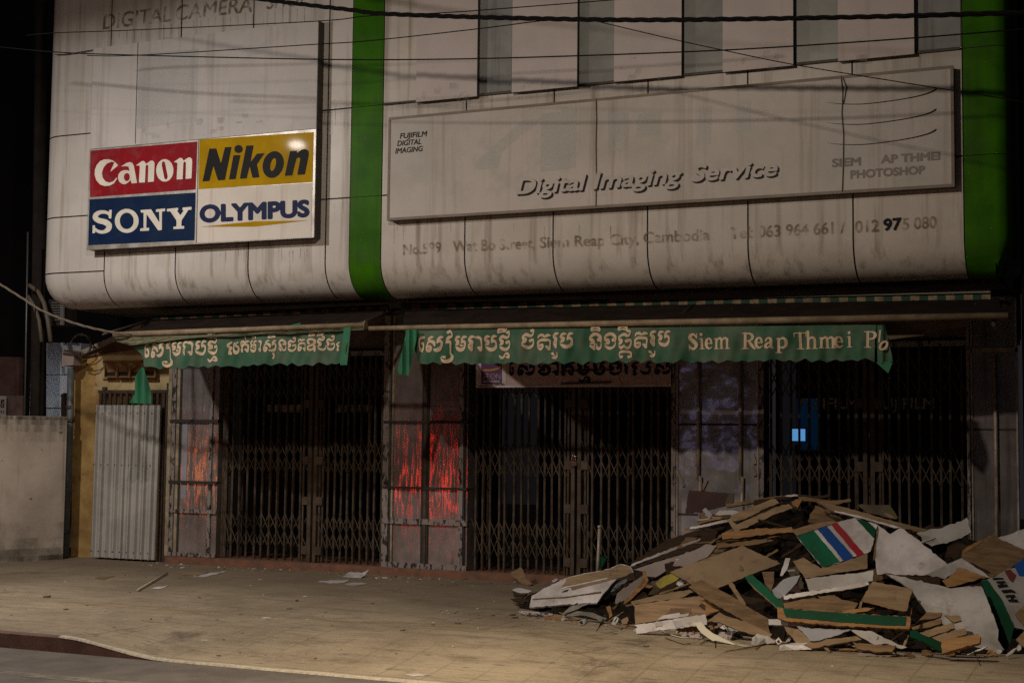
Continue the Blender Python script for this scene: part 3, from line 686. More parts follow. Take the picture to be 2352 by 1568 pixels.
for _ in range(16):
    s = MB()
    a, c = rr.uniform(640, 1600), 0; y = 905-(a-550)*.083-rr.uniform(45, 130); w, h = rr.uniform(8, 60), rr.uniform(6, 40)
    s.add([Wp(*c1(a, y), YS-.004), Wp(*c1(a+w, y-w*.08), YS-.004), Wp(*c1(a+w*.9, y+h-w*.08), YS-.004), Wp(*c1(a, y+h), YS-.004)], [(0, 1, 2, 3)])
    s.build('glue_residue', m_ghost, o)
o, bx0, bx1, bz0, bz1 = sign_box('brand_sign', [(206, 341.5), (726, 298.5), (721, 547), (199, 573)], .165, 'four panel sign in red, yellow, blue and white with camera maker names', 'sign', m_frame)
YB = YF-.165
panel(o, 'red_panel', [c1(553, 924), c1(1208, 868), c1(1198, 1161), c1(551, 1208)], YB-.003, m_red)
panel(o, 'blue_panel', [c1(548, 1222), c1(1198, 1180), c1(1191, 1471), c1(540, 1502)], YB-.003, m_blue)
panel(o, 'yellow_panel', [c1(1222, 855), c1(1921, 810), c1(1914, 1115), c1(1216, 1159)], YB-.003, m_yellow)
panel(o, 'white_panel', [c1(1216, 1163), c1(1914, 1119), c1(1905, 1452), c1(1207, 1487)], YB-.003, m_signw)
panel(o, 'joint', [c1(1215, 856), c1(1219, 856), c1(1204, 1489), c1(1200, 1489)], YB-.002, m_edge)
def crop(x0, y0, s, Y): return lambda x, y: Wp((x0+x/s)/1.53061, (y0+y/s)/1.53061, Y)
canon_n = [('p', [(925, 690), (1040, 610), (1075, 607), (1105, 640), (1110, 662), (1200, 602), (1240, 600), (1270, 640), (1270, 700), (1258, 985), (1150, 995), (1157, 705), (1147, 682), (1130, 675), (1113, 690), (1108, 710), (1095, 1000), (985, 1005), (1000, 702), (970, 690)])]
canon = [('p', [(600, 690), (455, 810), (535, 630), (480, 622), (400, 652), (335, 725), (305, 830), (320, 915), (370, 982), (440, 1005), (510, 982), (575, 910), (580, 940), (525, 1018), (445, 1060), (360, 1068), (270, 1040), (200, 960), (170, 860), (175, 770), (210, 680), (270, 610), (350, 578), (430, 578), (500, 595), (560, 640)]),
         ('p', [(650, 712), (760, 642), (820, 628), (865, 645), (890, 690), (950, 1010), (850, 1020), (828, 955), (790, 1002), (735, 1034), (680, 1030), (620, 985), (597, 915), (610, 850), (650, 800), (710, 776), (765, 776), (812, 792), (795, 712), (740, 702)]), ('E', 763, 903, 55, 74)]
canon += canon_n+[('e', 1460, 780, 158, 206), ('P', [(1405, 640), (1430, 610), (1462, 630), (1515, 890), (1502, 938), (1472, 950), (1450, 920), (1405, 690)])]+shift(canon_n, 692, -58)
put('lettering', canon, 9, crop(300, 450, 5.226, YB-.006), m_letw, o)
sony = [('s', [(277, 350, 9), (245, 314, 17), (182, 305, 20), (128, 328, 26), (112, 368, 30), (150, 400, 30), (220, 418, 32), (266, 452, 32), (256, 500, 28), (200, 530, 19), (140, 520, 17), (98, 482, 9)]), ('p', [(268, 282), (298, 280), (292, 378), (262, 378)]), ('p', [(82, 455), (108, 455), (112, 540), (80, 545)]),
        ('e', 466, 405, 134, 135), ('E', 466, 405, 78, 92),
        ('p', [(655, 290), (690, 285), (685, 495), (655, 497)]), ('p', [(622, 283), (740, 275), (735, 308), (625, 312)]), ('p', [(618, 490), (718, 482), (716, 515), (617, 520)]), ('p', [(665, 282), (740, 275), (862, 470), (858, 508), (820, 512), (690, 330)]), ('p', [(830, 290), (862, 290), (860, 505), (835, 480)]), ('p', [(795, 275), (898, 265), (896, 297), (794, 305)]),
        ('p', [(918, 270), (1045, 258), (1042, 290), (918, 300)]), ('p', [(1095, 255), (1195, 247), (1193, 280), (1093, 287)]), ('p', [(950, 290), (1025, 285), (1072, 345), (1085, 400), (1025, 400)]), ('p', [(1110, 285), (1160, 280), (1083, 400), (1040, 380)]), ('p', [(1025, 390), (1083, 380), (1080, 480), (1025, 480)]), ('p', [(992, 470), (1113, 462), (1111, 492), (990, 498)])]
put('lettering', sony, 5.5, crop(300, 650, 3.2, YB-.006), m_letw, o)
nikon = [('p', [(38, 602), (115, 235), (192, 230), (245, 400), (290, 218), (365, 214), (290, 585), (212, 590), (160, 425), (115, 597)]), ('e', 443, 238, 47, 45), ('p', [(335, 580), (385, 308), (465, 304), (410, 575)]),
         ('p', [(457, 572), (530, 200), (612, 195), (578, 385), (650, 290), (735, 285), (650, 410), (678, 555), (600, 562), (568, 430), (535, 567)]),
         ('e', 833, 412, 118, 150, .12), ('E', 832, 412, 30, 72, .2),
         ('p', [(963, 540), (1022, 262), (1100, 257), (1098, 285), (1150, 246), (1195, 238), (1226, 255), (1234, 285), (1230, 320), (1190, 523), (1103, 528), (1138, 350), (1130, 335), (1115, 332), (1095, 345), (1085, 380), (1047, 533)])]
put('lettering', nikon, 5.5, crop(700, 450, 3.2, YB-.006), m_letk, o)
text('lettering', 'OLYMPUS', (461, 509.5), (708, 496), 37, 36, YB-.006, m_letn, o, .052)
panel(o, 'swoosh', [c1(1230, 1389), c1(1555, 1356), c1(1886, 1350), c1(1560, 1388)], YB-.006, m_yellow, .002)
# the long sign
LQ = [(892.7, 270.7), (2190.5, 150), (2192, 427.5), (889, 508)]
o, lx0, lx1, lz0, lz1 = sign_box('long_sign_board', LQ, .12, 'long faded white sign board reading digital imaging service', 'sign', m_boardr)
YG = YF-.12
fm = MB(); w = .03
fm.box((lx0, YG-.006, lz0), (lx1, YG-.001, lz0+w)).box((lx0, YG-.006, lz1-w), (lx1, YG-.001, lz1)).box((lx0, YG-.006, lz0+w), (lx0+w, YG-.001, lz1-w)).box((lx1-w, YG-.006, lz0+w), (lx1, YG-.001, lz1-w))
fm.build('frame', M('frame_brown', (.17, .13, .10), .6, n=5, col2=(.13, .095, .07)), o)
for xs_ in ([(1369.5, 226), (1370.5, 270), (1369, 330), (1370, 400), (1369, 475)], [(1932, 174), (1936, 215), (1934, 262), (1938, 310), (1937, 380), (1935, 441)]):
    MB().tube([Wp(x, y, YG-.002) for x, y in xs_], .007, 5).build('seam', m_edge, o)
MB().tube([Wp(x, y, YG-.004) for x, y in [(1936, 178), (1944, 200), (1941, 222), (1937, 240)]], .006, 5).build('peeling_strip', m_edge, o)
for bd, a, b_, h in (('FUJIFILM', (918.5, 318.5), (981, 313), 12), ('DIGITAL', (912.5, 335.5), (967, 331), 12), ('IMAGING', (908, 353), (971, 347), 12)):
    text('lettering', bd, a, b_, h, h, YG-.004, m_letdark, o, .018, .18, step=.03)
for bd, a, b_, h in (('Digital', (1188, 447), (1347, 437), 36), ('Imaging', (1364, 435), (1566, 421), 37), ('Service', (1590, 418), (1786, 404), 37)):
    text('letter_shadow', bd, a, b_, h, h, YG-.004, m_letdark, o, .03, .22, (2.5, 2.2), .03)
    text('lettering', bd, a, b_, h, h, YG-.009, m_boardr, o, .026, .22, (-1.6, -1.6), .03)
text('lettering', 'SIEM', (1912, 383.5), (1976, 379), 18, 18, YG-.004, m_letgrey, o, .04, step=.035)
text('lettering', 'AP THMEI', (2024, 375), (2158, 366.5), 18, 18, YG-.004, M('letter_grey2', (.17, .14, .125), .6), o, .04, step=.035)
text('lettering', 'PHOTOSHOP', (1954, 410), (2123, 398.5), 18, 18, YG-.004, M('letter_grey3', (.18, .15, .13), .6, wear=(3, .25, .45, .9)), o, .04, step=.035)
for dy in (0, 46.5, 93):
    pts = [(885, 628, .8), (970, 637, 1.6), (1100, 638, 2.2), (1250, 622, 2.6), (1400, 598, 3), (1500, 573, 4), (1545, 552, 5), (1552, 543, 2)]
    put('swoosh_line', [('s', pts)], 2.2, (lambda dy: lambda x, y: Wp((2400+x*.5739)/1.53061, (y*.5739)/1.53061+dy, YG-.004))(dy), m_letdark, o)
for q in ([(1092, 372), (1200, 275), (1245, 272), (1150, 352), (1145, 385), (1090, 390)], [(1243, 262), (1325, 250), (1322, 385), (1240, 395)], [(1395, 262), (1445, 256), (1440, 345), (1400, 350)], [(1465, 262), (1520, 256), (1516, 310), (1460, 316)], [(1605, 245), (1635, 242), (1632, 330), (1600, 333)], [(1692, 232), (1725, 228), (1722, 300), (1690, 304)]):
    panel(o, 'ghost_letter', q, YG-.0025, M('ghost_sign', (.50, .50, .47), .5, wear=(2.5, .3, .6, .3)), .001)

# ---------------------------------------------------------------- awnings
YA = -1.9
def rip(x, z, a): return .026*sin(x*5.3+z*2)+.02*sin(x*11.1-z*3+1+sin(x*1.7))+.013*sin(x*23+z*7+2*sin(x*2.3))+.006*sin(x*47-z*12)
def cloth(px, py, a=1, d=0):
    yt, yb = (776-(px-360)*.058, 840) if px < 880 else (759-(px-930)*.0125, 836)
    a = min(1, max(0, (py-yt)/(yb-yt))*2.2)
    p = Wp(px, py, YA); p[1] += rip(p[0], p[2], a)*a-d; return p
# Khmer letters, traced as strokes in the pixel space of one photo crop
K = {}
K['e'] = [('s', [(252, 388, 16), (205, 392, 30), (160, 425, 18), (150, 500, 13), (155, 590, 17), (190, 655, 38), (228, 635, 24), (240, 560, 14), (215, 510, 30)])]
K['sa'] = [('s', [(445, 385, 14), (395, 390, 28), (340, 435, 14), (400, 450, 14)]), ('s', [(390, 610, 16), (345, 600, 10), (328, 560, 12), (340, 500, 20), (400, 470, 30), (470, 500, 36), (500, 560, 22)]), ('s', [(375, 575, 34), (405, 610, 20)]), ('s', [(315, 560, 14), (315, 630, 18), (355, 665, 36), (400, 640, 22), (418, 580, 12)]), ('s', [(480, 640, 22), (520, 655, 36), (580, 640, 42), (630, 570, 20), (632, 490, 22), (580, 460, 36), (555, 505, 14)]), ('s', [(650, 385, 12), (605, 390, 30), (560, 425, 18), (552, 470, 12)])]
K['ie'] = [('s', [(740, 285, 30), (780, 262, 28), (818, 310, 14), (810, 370, 20), (760, 388, 34), (722, 425, 18)]), ('s', [(720, 500, 16), (740, 475, 36), (785, 490, 22), (790, 600, 13), (792, 715, 14), (825, 780, 26), (800, 850, 36), (720, 885, 38), (645, 865, 28), (618, 810, 12), (650, 785, 16), (690, 800, 28)])]
hookL = [('s', [(985, 378, 10), (935, 378, 30), (890, 412, 18), (884, 455, 14)]), ('s', [(890, 450, 20), (930, 470, 40), (925, 515, 36), (882, 542, 12)])]
K['mo'] = hookL+[('s', [(886, 578, 12), (940, 620, 36), (1000, 645, 40), (1065, 620, 34), (1100, 560, 18), (1090, 490, 26), (1045, 470, 34), (1022, 505, 14)]), ('s', [(1125, 378, 10), (1075, 378, 30), (1030, 415, 18), (1022, 455, 12)]), ('s', [(990, 530, 12), (1020, 560, 24), (1060, 550, 12)]), ('s', [(950, 540, 8), (985, 595, 6), (1060, 600, 6), (1092, 545, 8)])][:2]
K['ro'] = [('s', [(1292, 372, 8), (1235, 375, 32), (1185, 412, 18), (1178, 455, 12)]), ('s', [(1185, 450, 18), (1220, 470, 38), (1235, 515, 28), (1175, 545, 10)]), ('s', [(1180, 575, 10), (1215, 600, 36), (1238, 655, 22)]), ('l', [(1247, 520, 13), (1247, 660, 13)])]
K['aa'] = [('s', [(1300, 395, 12), (1350, 385, 32), (1405, 415, 26), (1416, 500, 13), (1416, 640, 13)]), ('s', [(1345, 600, 12), (1385, 605, 34), (1400, 655, 24)])]
K['ba'] = [('s', [(1598, 372, 10), (1540, 368, 30), (1495, 402, 18), (1488, 445, 14)]), ('s', [(1495, 440, 20), (1535, 462, 40), (1530, 512, 34), (1485, 540, 12)]), ('s', [(1490, 575, 12), (1540, 615, 34), (1620, 640, 38), (1690, 600, 32), (1712, 520, 18), (1695, 470, 26), (1645, 452, 34), (1625, 492, 12)]), ('s', [(1735, 365, 10), (1680, 362, 30), (1635, 402, 18), (1628, 440, 12)])]
K['tho'] = [('s', [(1965, 285, 32), (2000, 270, 18), (2002, 330, 14), (1975, 375, 24), (1930, 390, 30), (1860, 365, 34), (1800, 398, 20), (1788, 440, 14)]), ('s', [(1795, 440, 20), (1835, 462, 42), (1832, 512, 34), (1788, 538, 12)]), ('s', [(1790, 572, 12), (1840, 610, 32), (1910, 635, 34), (1985, 590, 24), (2006, 510, 15), (1985, 465, 22), (1940, 490, 34)])]
K['ii'] = [('s', [(1768, 290, 16), (1785, 235, 26), (1850, 205, 28), (1905, 235, 24), (1915, 265, 14)]), ('s', [(1780, 296, 8), (1850, 268, 18), (1915, 270, 14)]), ('s', [(1920, 250, 14), (1950, 215, 10), (1945, 170, 5)])]
K['cmo'] = [('s', [(1782, 755, 8), (1830, 805, 26), (1878, 790, 24), (1900, 735, 14), (1940, 712, 24), (1985, 745, 24), (1985, 800, 26), (1935, 785, 18)])]
K['ta'] = [('s', [(435, 400, 14), (455, 352, 22), (515, 342, 32), (565, 372, 18), (620, 342, 32), (680, 350, 10)]), ('s', [(430, 545, 18), (440, 480, 24), (505, 440, 30), (600, 440, 32), (665, 455, 18), (670, 560, 13), (670, 640, 13)]), ('s', [(435, 540, 22), (440, 600, 26), (485, 630, 32), (535, 590, 20), (530, 545, 22), (490, 548, 30)]), ('s', [(590, 570, 12), (630, 590, 32), (655, 635, 22)])]
K['uu'] = [('s', [(735, 722, 30), (775, 765, 10), (805, 775, 8)]), ('s', [(822, 700, 8), (825, 775, 14), (790, 812, 28), (740, 805, 14)])]
K['no'] = [('s', [(1482, 430, 18), (1490, 380, 22), (1545, 335, 34), (1610, 315, 34), (1690, 360, 34), (1718, 430, 16), (1705, 480, 12)]), ('s', [(1480, 440, 16), (1520, 440, 42), (1540, 490, 32), (1480, 512, 12)]), ('s', [(1660, 435, 44), (1690, 450, 12)]), ('s', [(1485, 560, 22), (1535, 595, 32), (1550, 630, 18)]), ('s', [(1600, 515, 12), (1560, 530, 14), (1548, 620, 16)]), ('s', [(1600, 545, 12), (1610, 600, 26), (1655, 612, 30), (1700, 580, 20), (1718, 500, 10)])]
K['i'] = [('s', [(1525, 250, 14), (1540, 195, 26), (1610, 165, 26), (1685, 200, 26), (1695, 250, 14)]), ('s', [(1535, 258, 10), (1610, 228, 16), (1690, 255, 12)])]
K['ngo'] = [('s', [(1800, 410, 16), (1808, 372, 18), (1860, 328, 32), (1930, 312, 34), (2010, 360, 34), (2036, 430, 16), (2015, 475, 12)]), ('s', [(1800, 440, 14), (1845, 442, 44), (1860, 500, 32), (1800, 522, 12)]), ('s', [(1800, 556, 12), (1860, 600, 32), (1930, 608, 28), (2000, 570, 22), (2040, 485, 8)]), ('s', [(1975, 440, 42), (2010, 455, 10)])]
K['pho'] = [('s', [(2290, 255, 32), (2330, 255, 18), (2330, 310, 14), (2290, 360, 26), (2215, 325, 32), (2120, 375, 22), (2110, 420, 14)]), ('s', [(2115, 440, 20), (2155, 455, 42), (2155, 505, 34), (2105, 525, 12)]), ('s', [(2115, 565, 16), (2165, 605, 32), (2220, 580, 22), (2238, 545, 10)]), ('s', [(2235, 570, 12), (2290, 608, 32), (2340, 575, 22), (2360, 480, 14), (2335, 440, 24), (2285, 465, 40)])]
K['cta'] = [('s', [(2122, 770, 12), (2125, 715, 20), (2180, 688, 26), (2300, 688, 28), (2362, 715, 18), (2365, 790, 14)]), ('s', [(2130, 760, 12), (2145, 800, 22), (2180, 790, 30)]), ('s', [(2370, 790, 14), (2325, 790, 34)])]
L2 = {}   # second word, traced at its own scale
L2['lo'] = [('s', [(2010, 425, 16), (1955, 460, 20), (1945, 500, 16), (1985, 520, 28), (1968, 570, 16), (1975, 625, 32)]), ('s', [(2075, 435, 14), (2048, 500, 14), (2042, 560, 18), (2085, 612, 34), (2140, 575, 20), (2150, 500, 18), (2110, 495, 22), (2105, 450, 12), (2155, 425, 16)])]
L2['ko'] = [('s', [(140, 435, 10), (188, 405, 24), (230, 422, 18), (272, 402, 24), (315, 400, 10)]), ('s', [(150, 470, 18), (195, 478, 26), (155, 515, 12)]), ('s', [(155, 510, 16), (215, 462, 20), (285, 480, 22), (290, 560, 14), (280, 605, 16), (245, 562, 22)]), ('s', [(150, 560, 20), (168, 600, 26), (175, 520, 12)])]
L2['dot'] = [('s', [(235, 308, 20), (250, 335, 10), (243, 362, 5)])]
L2['dd'] = [('s', [(395, 303, 17), (408, 330, 9), (405, 362, 5)]), ('s', [(452, 303, 17), (465, 330, 9), (458, 362, 5)])]
L2['u'] = [('s', [(822, 645, 18), (832, 690, 11), (822, 740, 16)])]
L2['do'] = [('s', [(1545, 440, 20), (1510, 420, 18), (1520, 372, 22), (1580, 355, 22), (1640, 382, 26), (1635, 435, 22), (1575, 485, 20), (1515, 510, 20), (1515, 550, 22), (1565, 572, 24), (1620, 540, 18), (1635, 490, 22), (1640, 590, 18)])]
L2['cho'] = [('s', [(1808, 312, 22), (1838, 305, 12), (1835, 345, 14), (1790, 372, 24), (1740, 352, 24), (1700, 390, 16)]), ('s', [(1695, 420, 14), (1735, 430, 32), (1745, 470, 24), (1700, 492, 10)]), ('s', [(1705, 522, 10), (1745, 555, 24), (1790, 565, 22), (1838, 530, 14), (1856, 470, 6)])]
def kx(k, dx=0, dy=0, s=1.0, ref=None):
    src = K.get(k) or L2[k]
    if s == 1.0: return shift(src, dx, dy)
    cx, cy = ref; return shift(src, dx+cx*(1-s), dy+cy*(1-s), s)
word1 = [p for k in ('e', 'sa', 'ie', 'mo', 'ro', 'aa', 'ba', 'tho', 'ii', 'cmo') for p in K[k]]
K['mo'] = hookL+[('s', [(886, 578, 12), (940, 620, 36), (1000, 645, 40), (1065, 620, 34), (1100, 560, 18), (1090, 490, 26), (1045, 470, 34), (1022, 505, 14)]), ('s', [(1125, 378, 10), (1075, 378, 30), (1030, 415, 18), (1022, 455, 12)]), ('s', [(990, 535, 10), (1022, 560, 22), (1062, 550, 10)])]
word1 = [p for k in ('e', 'sa', 'ie', 'mo', 'ro', 'aa', 'ba', 'tho', 'ii', 'cmo') for p in K[k]]
word2 = shift(K['tho'], -1670, -35)+K['ta']+shift(K['ro'], -440, -65)+K['uu']+shift(K['ba'], -590, -55)
word3 = K['no']+K['i']+K['ngo']+K['pho']+shift(K['i'], 565, -15)+K['cta']
word3b = shift(K['ta'], 2010, -40)+shift(K['ro'], -440+2010, -105)+shift(K['uu'], 2010, -40)+shift(K['ba'], -590+2010, -95)
def fit(prims, x0, x1, y0, y1):
    P = []
    for k in prims: P += [(p[0], p[1]) for p in k[1]]
    xa, xb = min(p[0] for p in P), max(p[0] for p in P); ya, yb = min(p[1] for p in P), max(p[1] for p in P)
    sx, sy = (x1-x0)/(xb-xa), (y1-y0)/(yb-ya); return shift(prims, x0-xa*sx, y0-ya*sy, sx, sy)
def valance(top, bot, n, surf=cloth, mat=m_awn):
    rows_ = 12; vs = []
    def at(poly, u):
        u *= len(poly)-1; i = min(int(u), len(poly)-2); t = u-i; return poly[i][0]*(1-t)+poly[i+1][0]*t, poly[i][1]*(1-t)+poly[i+1][1]*t
    for i in range(n+1):
        (xa, ya), (xb, yb) = at(top, i/n), at(bot, i/n)
        for j in range(rows_+1):
            t = j/rows_; vs.append(surf(xa*(1-t)+xb*t, ya*(1-t)+yb*t, min(1, t*2.5)))
    return MB().add(vs, [(i*(rows_+1)+j, (i+1)*(rows_+1)+j, (i+1)*(rows_+1)+j+1, i*(rows_+1)+j+1) for i in range(n) for j in range(rows_)], True)
def scallop(x0, y0, x1, y1, n, amp, rnd):
    out = []; r_ = random.Random(rnd)
    for i in range(n):
        u = i/n; out.append((x0+(x1-x0)*u, y0+(y1-y0)*u-amp*r_.uniform(.45, 1.2))); u = (i+.5)/n
        out.append((x0+(x1-x0)*u+r_.uniform(-4, 4), y0+(y1-y0)*u+r_.uniform(-2.5, 2)))
    out.append((x1, y1-amp)); return out
# left awning
aw = thing('awning', tuple(Wp(550, 840, YA)), 'short torn green awning valance with pale Khmer lettering, over the first gate', 'awning', 'green awnings over the gates')
P, Q = Wp(263, 769, YA), Wp(838, 746, YA)
MB().tube([P, P*.5+Q*.5, Q], [.040, .034, .032], 10).build('front_rod', m_rod, aw)
MB().tube([Q, Q+(Q-P)/np.linalg.norm(Q-P)*.02], .05, 10).build('end_cap', m_rod, aw)
def canopy(pa, pb, qa, qb, nm='canopy'):     # from rod (two px on YA) back to the roller (two px on Y=-.95)
    A, B, C_, D_ = Wp(*pa, YA), Wp(*pb, YA), Wp(*qb, -.95), Wp(*qa, -.95); n = 40; vs = []
    for i in range(n+1):
        u = i/n
        for j in range(7):
            t = j/6; p = (A*(1-u)+B*u)*(1-t)+(D_*(1-u)+C_*u)*t; p[2] += -.03*sin(t*pi)+.012*sin(u*60+j)*sin(t*pi); vs.append(p)
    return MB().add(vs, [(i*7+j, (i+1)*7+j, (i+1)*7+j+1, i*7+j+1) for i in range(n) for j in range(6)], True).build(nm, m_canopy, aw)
canopy((300, 762), (836, 742), (352, 733), (890, 708))
roll = MB(); v = valance([(265, 775), (440, 770), (620, 762), (836, 752)], [(268, 784), (300, 793), (440, 777), (836, 758)], 40, lambda x, y, a: Wp(x, y, YA-.035+.01*sin(x)), m_rod); v.build('rolled_edge', M('rolled_cloth', (.15, .125, .07), .8, n=8, col2=(.06, .09, .05)), aw)
top = [(298, 776), (400, 777), (505, 771), (640, 760), (800, 750), (812, 749)]
bot = [(322, 795), (338, 812)]+[(332, 826), (325, 840)]+scallop(340, 848, 785, 838, 14, 7, 5)+[(796, 838)]
# left part torn away: keep the shape by columns
topc = [(297, 778), (330, 776), (360, 775)]+[(x, 776-(x-360)*.058) for x in range(390, 810, 20)]+[(808, 750)]
botc = [(303, 796), (322, 815), (328, 842)]+scallop(350, 848, 788, 838, 15, 7, 5)+[(795, 838)]
valance(topc, botc, 160).build('valance', m_awn, aw)
def fl(px, py, a=1): p = Wp(px, py, YA+.03); p[1] += .04*sin(px*.35)-.03; return p
valance([(325, 843), (338, 845)], [(303, 925), (349, 928)], 14, fl).build('torn_flap', m_awnd, aw)
valance([(790, 752), (806, 750)], [(781, 838), (797, 838)], 8, lambda x, y, a: Wp(x, y, YA-.045)).build('folded_end', m_awnd, aw)
cr1 = lambda x, y: cloth((470+x/5.88)/1.53061, (1130+y/5.88)/1.53061, 1, .006)
put('lettering', fit(word1, 220, 1715, 250, 910), 8, lambda x, y: cr1(x, y+(860-x)*.028+0), m_letc, aw)
cr2 = lambda x, y: cloth((820+x/5.737)/1.53061, (1130+y/5.737)/1.53061, 1, .006)
def f2(k, x0, x1, y0, y1): return fit(k, x0, x1, y0, y1)
w2 = f2(L2['lo'], -110, 90, 420, 640)+L2['ko']+L2['dot']+L2['dd']+f2(hookL+K['mo'][2:], 345, 495, 400, 600)+f2(K['aa'], 540, 610, 400, 600)+f2(K['sa'], 668, 870, 390, 595)+f2(K['ii'][:2], 725, 850, 270, 335)+L2['u'] \
    + f2(K['no'], 925, 1060, 375, 590)+f2(K['tho'], 1105, 1240, 320, 590)+f2(K['ta'], 1290, 1445, 365, 585)+L2['do']+f2(K['ii'], 1535, 1665, 215, 300)+L2['cho']+f2(K['ii'], 1695, 1835, 205, 290)+f2(K['tho'], 1885, 2035, 290, 565)+f2(L2['lo'][:1], 2085, 2140, 420, 570)
put('lettering', w2, 7, cr2, m_letc, aw)
def striped(x0, y0, x1, y1, n, h, Yr, par):
    b = MB()
    pts = [(x0+(x1-x0)*i/n, y0+(y1-y0)*i/n) for i in range(n+1)]
    b.add([q for p in pts for q in (Wp(p[0], p[1]-h/2, Yr), Wp(p[0], p[1]+h/2, Yr-.02))], [(2*i, 2*i+2, 2*i+3, 2*i+1) for i in range(n)])
    o = b.build('striped_trim', [m_strg, m_strc], par)
    for k_, pg in enumerate(o.data.polygons): pg.material_index = k_ % 2
    MB().tube([Wp(x0, y0, Yr+.07), Wp(x1, y1, Yr+.07)], .05, 10).build('roller_tube', m_soffit, par)
striped(352, 734, 890, 708, 32, 11, -.98, aw)
MB().bar(Wp(655, 752, YA-.02), Wp(690, 744, YA-.02), .03, .004).build('loose_strip', m_awnd, aw)
for x, y in ((345, 735), (885, 715)):
    A = Wp(x, y, -.95); MB().tube([A+np.array([0, .9, .05]), A], .02).tube([A, np.array([A[0], YA, Wp(x, 765, YA)[2]])], .015).build('arm', m_iron, aw)
# right awning
aw = thing('awning', tuple(Wp(1480, 840, YA)), 'long green awning valance with pale Khmer and Roman lettering, over the second and third gates', 'awning', 'green awnings over the gates')
P, Q = Wp(848, 754, YA), Wp(2316, 725, YA)
MB().tube([P, P*.5+Q*.5, Q], [.026, .036, .036], 10).build('front_rod', m_rod, aw)
canopy((925, 746), (2300, 718), (930, 708), (2295, 684))
topc = [(930, 759)]+[(x, 759-(x-930)*.0125) for x in range(960, 2010, 30)]+[(2012, 746)]
botc = scallop(962, 839, 1990, 830, 29, 8, 8)+[(2010, 832)]
valance(topc, botc, 300).build('valance', m_awn, aw)
valance([(934, 757), (962, 757)], [(911, 858), (938, 862)], 14, lambda x, y, a: Wp(x, y, YA-.05+.02*sin(x*.4)), m_awnd).build('folded_end', m_awnd, aw)
valance([(2012, 747), (2032, 746)], [(2016, 835), (2052, 830)], 14, lambda x, y, a: Wp(x, y, YA-.05+.02*sin(x*.3)), m_awnd).build('folded_end', m_awn, aw)
panel(aw, 'torn_corner', [(2012, 832), (2052, 828), (2040, 857)], YA-.055, m_awnd)
for q in ([(2034, 741), (2230, 735), (2220, 750), (2036, 758)], [(2034, 762), (2180, 752), (2120, 770), (2040, 780)]): panel(aw, 'hanging_rag', q, YA+.25, M('rag_brown', (.13, .085, .05), .85, n=6, col2=(.07, .045, .03)), .01)
cr3 = lambda x, y: cloth((1450+x/5.88)/1.53061, (1120+y/5.88)/1.53061, 1, .006)
cr4 = lambda x, y: cloth((1820+x/5.88)/1.53061, (1120+y/5.88)/1.53061, 1, .006)
put('lettering', word1, 8, cr3, m_letc, aw)
put('lettering', word2, 8, cr4, m_letc, aw)
put('lettering', word3+word3b, 8, cr4, m_letc, aw)
def ser(x0, x1, y): return ('l', [(x0, y, 2.6), (x1, y, 2.6)])
S_ = [('s', [(80, 112, 3), (66, 93, 6), (48, 97, 9), (42, 115, 10), (58, 132, 12), (76, 150, 11), (70, 170, 8), (52, 177, 6), (37, 163, 4)]), ('l', [(82, 88, 2.3), (82, 114, 2.3)]), ('l', [(34, 152, 2.3), (34, 182, 2.3)])]
I_ = [('l', [(110, 120, 7), (110, 172, 7)]), ('e', 108, 93, 9, 9), ('l', [(98, 118, 2.6), (110, 116, 3)]), ser(97, 124, 177)]
E_ = [('l', [(138, 146, 2.6), (168, 145, 2.6)]), ('s', [(168, 145, 6), (163, 123, 6), (150, 116, 4), (138, 128, 8), (135, 150, 9), (143, 169, 8), (157, 176, 5), (171, 165, 2.5)])]
M_ = [('l', [(x, 122, 7.2), (x, 172, 7.2)]) for x in (198, 233, 268)]+[('s', [(200, 132, 3), (214, 117, 6), (228, 118, 7), (233, 132, 7)]), ('s', [(235, 132, 3), (249, 117, 6), (263, 118, 7), (268, 132, 7)]), ('l', [(186, 119, 2.6), (198, 117, 3)]), ser(186, 211, 177), ser(222, 246, 177), ser(257, 284, 177)]
R_ = [('l', [(370, 88, 8), (370, 172, 8)]), ser(352, 388, 86), ser(352, 390, 177), ('s', [(375, 87, 3), (402, 90, 6), (414, 107, 9), (402, 127, 6), (378, 131, 3)]), ('s', [(390, 131, 6), (406, 154, 9), (424, 173, 7), (435, 178, 2.5)])]
A_ = [('s', [(494, 130, 6), (500, 117, 5), (513, 114, 5), (523, 124, 8), (525, 150, 8), (528, 169, 7), (538, 173, 3)]), ('s', [(522, 140, 3), (502, 148, 6), (494, 162, 8), (503, 173, 6), (520, 162, 4)])]
P_ = [('l', [(567, 120, 8), (567, 194, 8)]), ser(553, 585, 200), ('l', [(555, 118, 2.6), (567, 115, 3)]), ('s', [(570, 127, 3), (590, 114, 6), (609, 127, 9), (609, 155, 9), (592, 171, 6), (570, 165, 3)])]
T_ = [ser(655, 727, 84), ('l', [(655, 84, 2.5), (655, 105, 2.5)]), ('l', [(727, 84, 2.5), (727, 104, 2.5)]), ('l', [(691, 86, 8.5), (691, 172, 8.5)]), ser(672, 710, 177)]
H_ = [('l', [(740, 78, 8), (740, 170, 8)]), ('l', [(727, 76, 2.6), (740, 74, 3)]), ser(726, 756, 176), ('s', [(743, 128, 3), (760, 111, 6), (776, 116, 8), (781, 132, 8)]), ('l', [(781, 128, 8), (781, 170, 8)]), ser(767, 796, 176)]
PP = [('l', [(1095, 80, 8.5), (1095, 165, 8.5)]), ser(1075, 1113, 77), ser(1075, 1115, 170), ('s', [(1100, 78, 3), (1130, 81, 6), (1141, 98, 10), (1130, 117, 6), (1100, 121, 3)])]
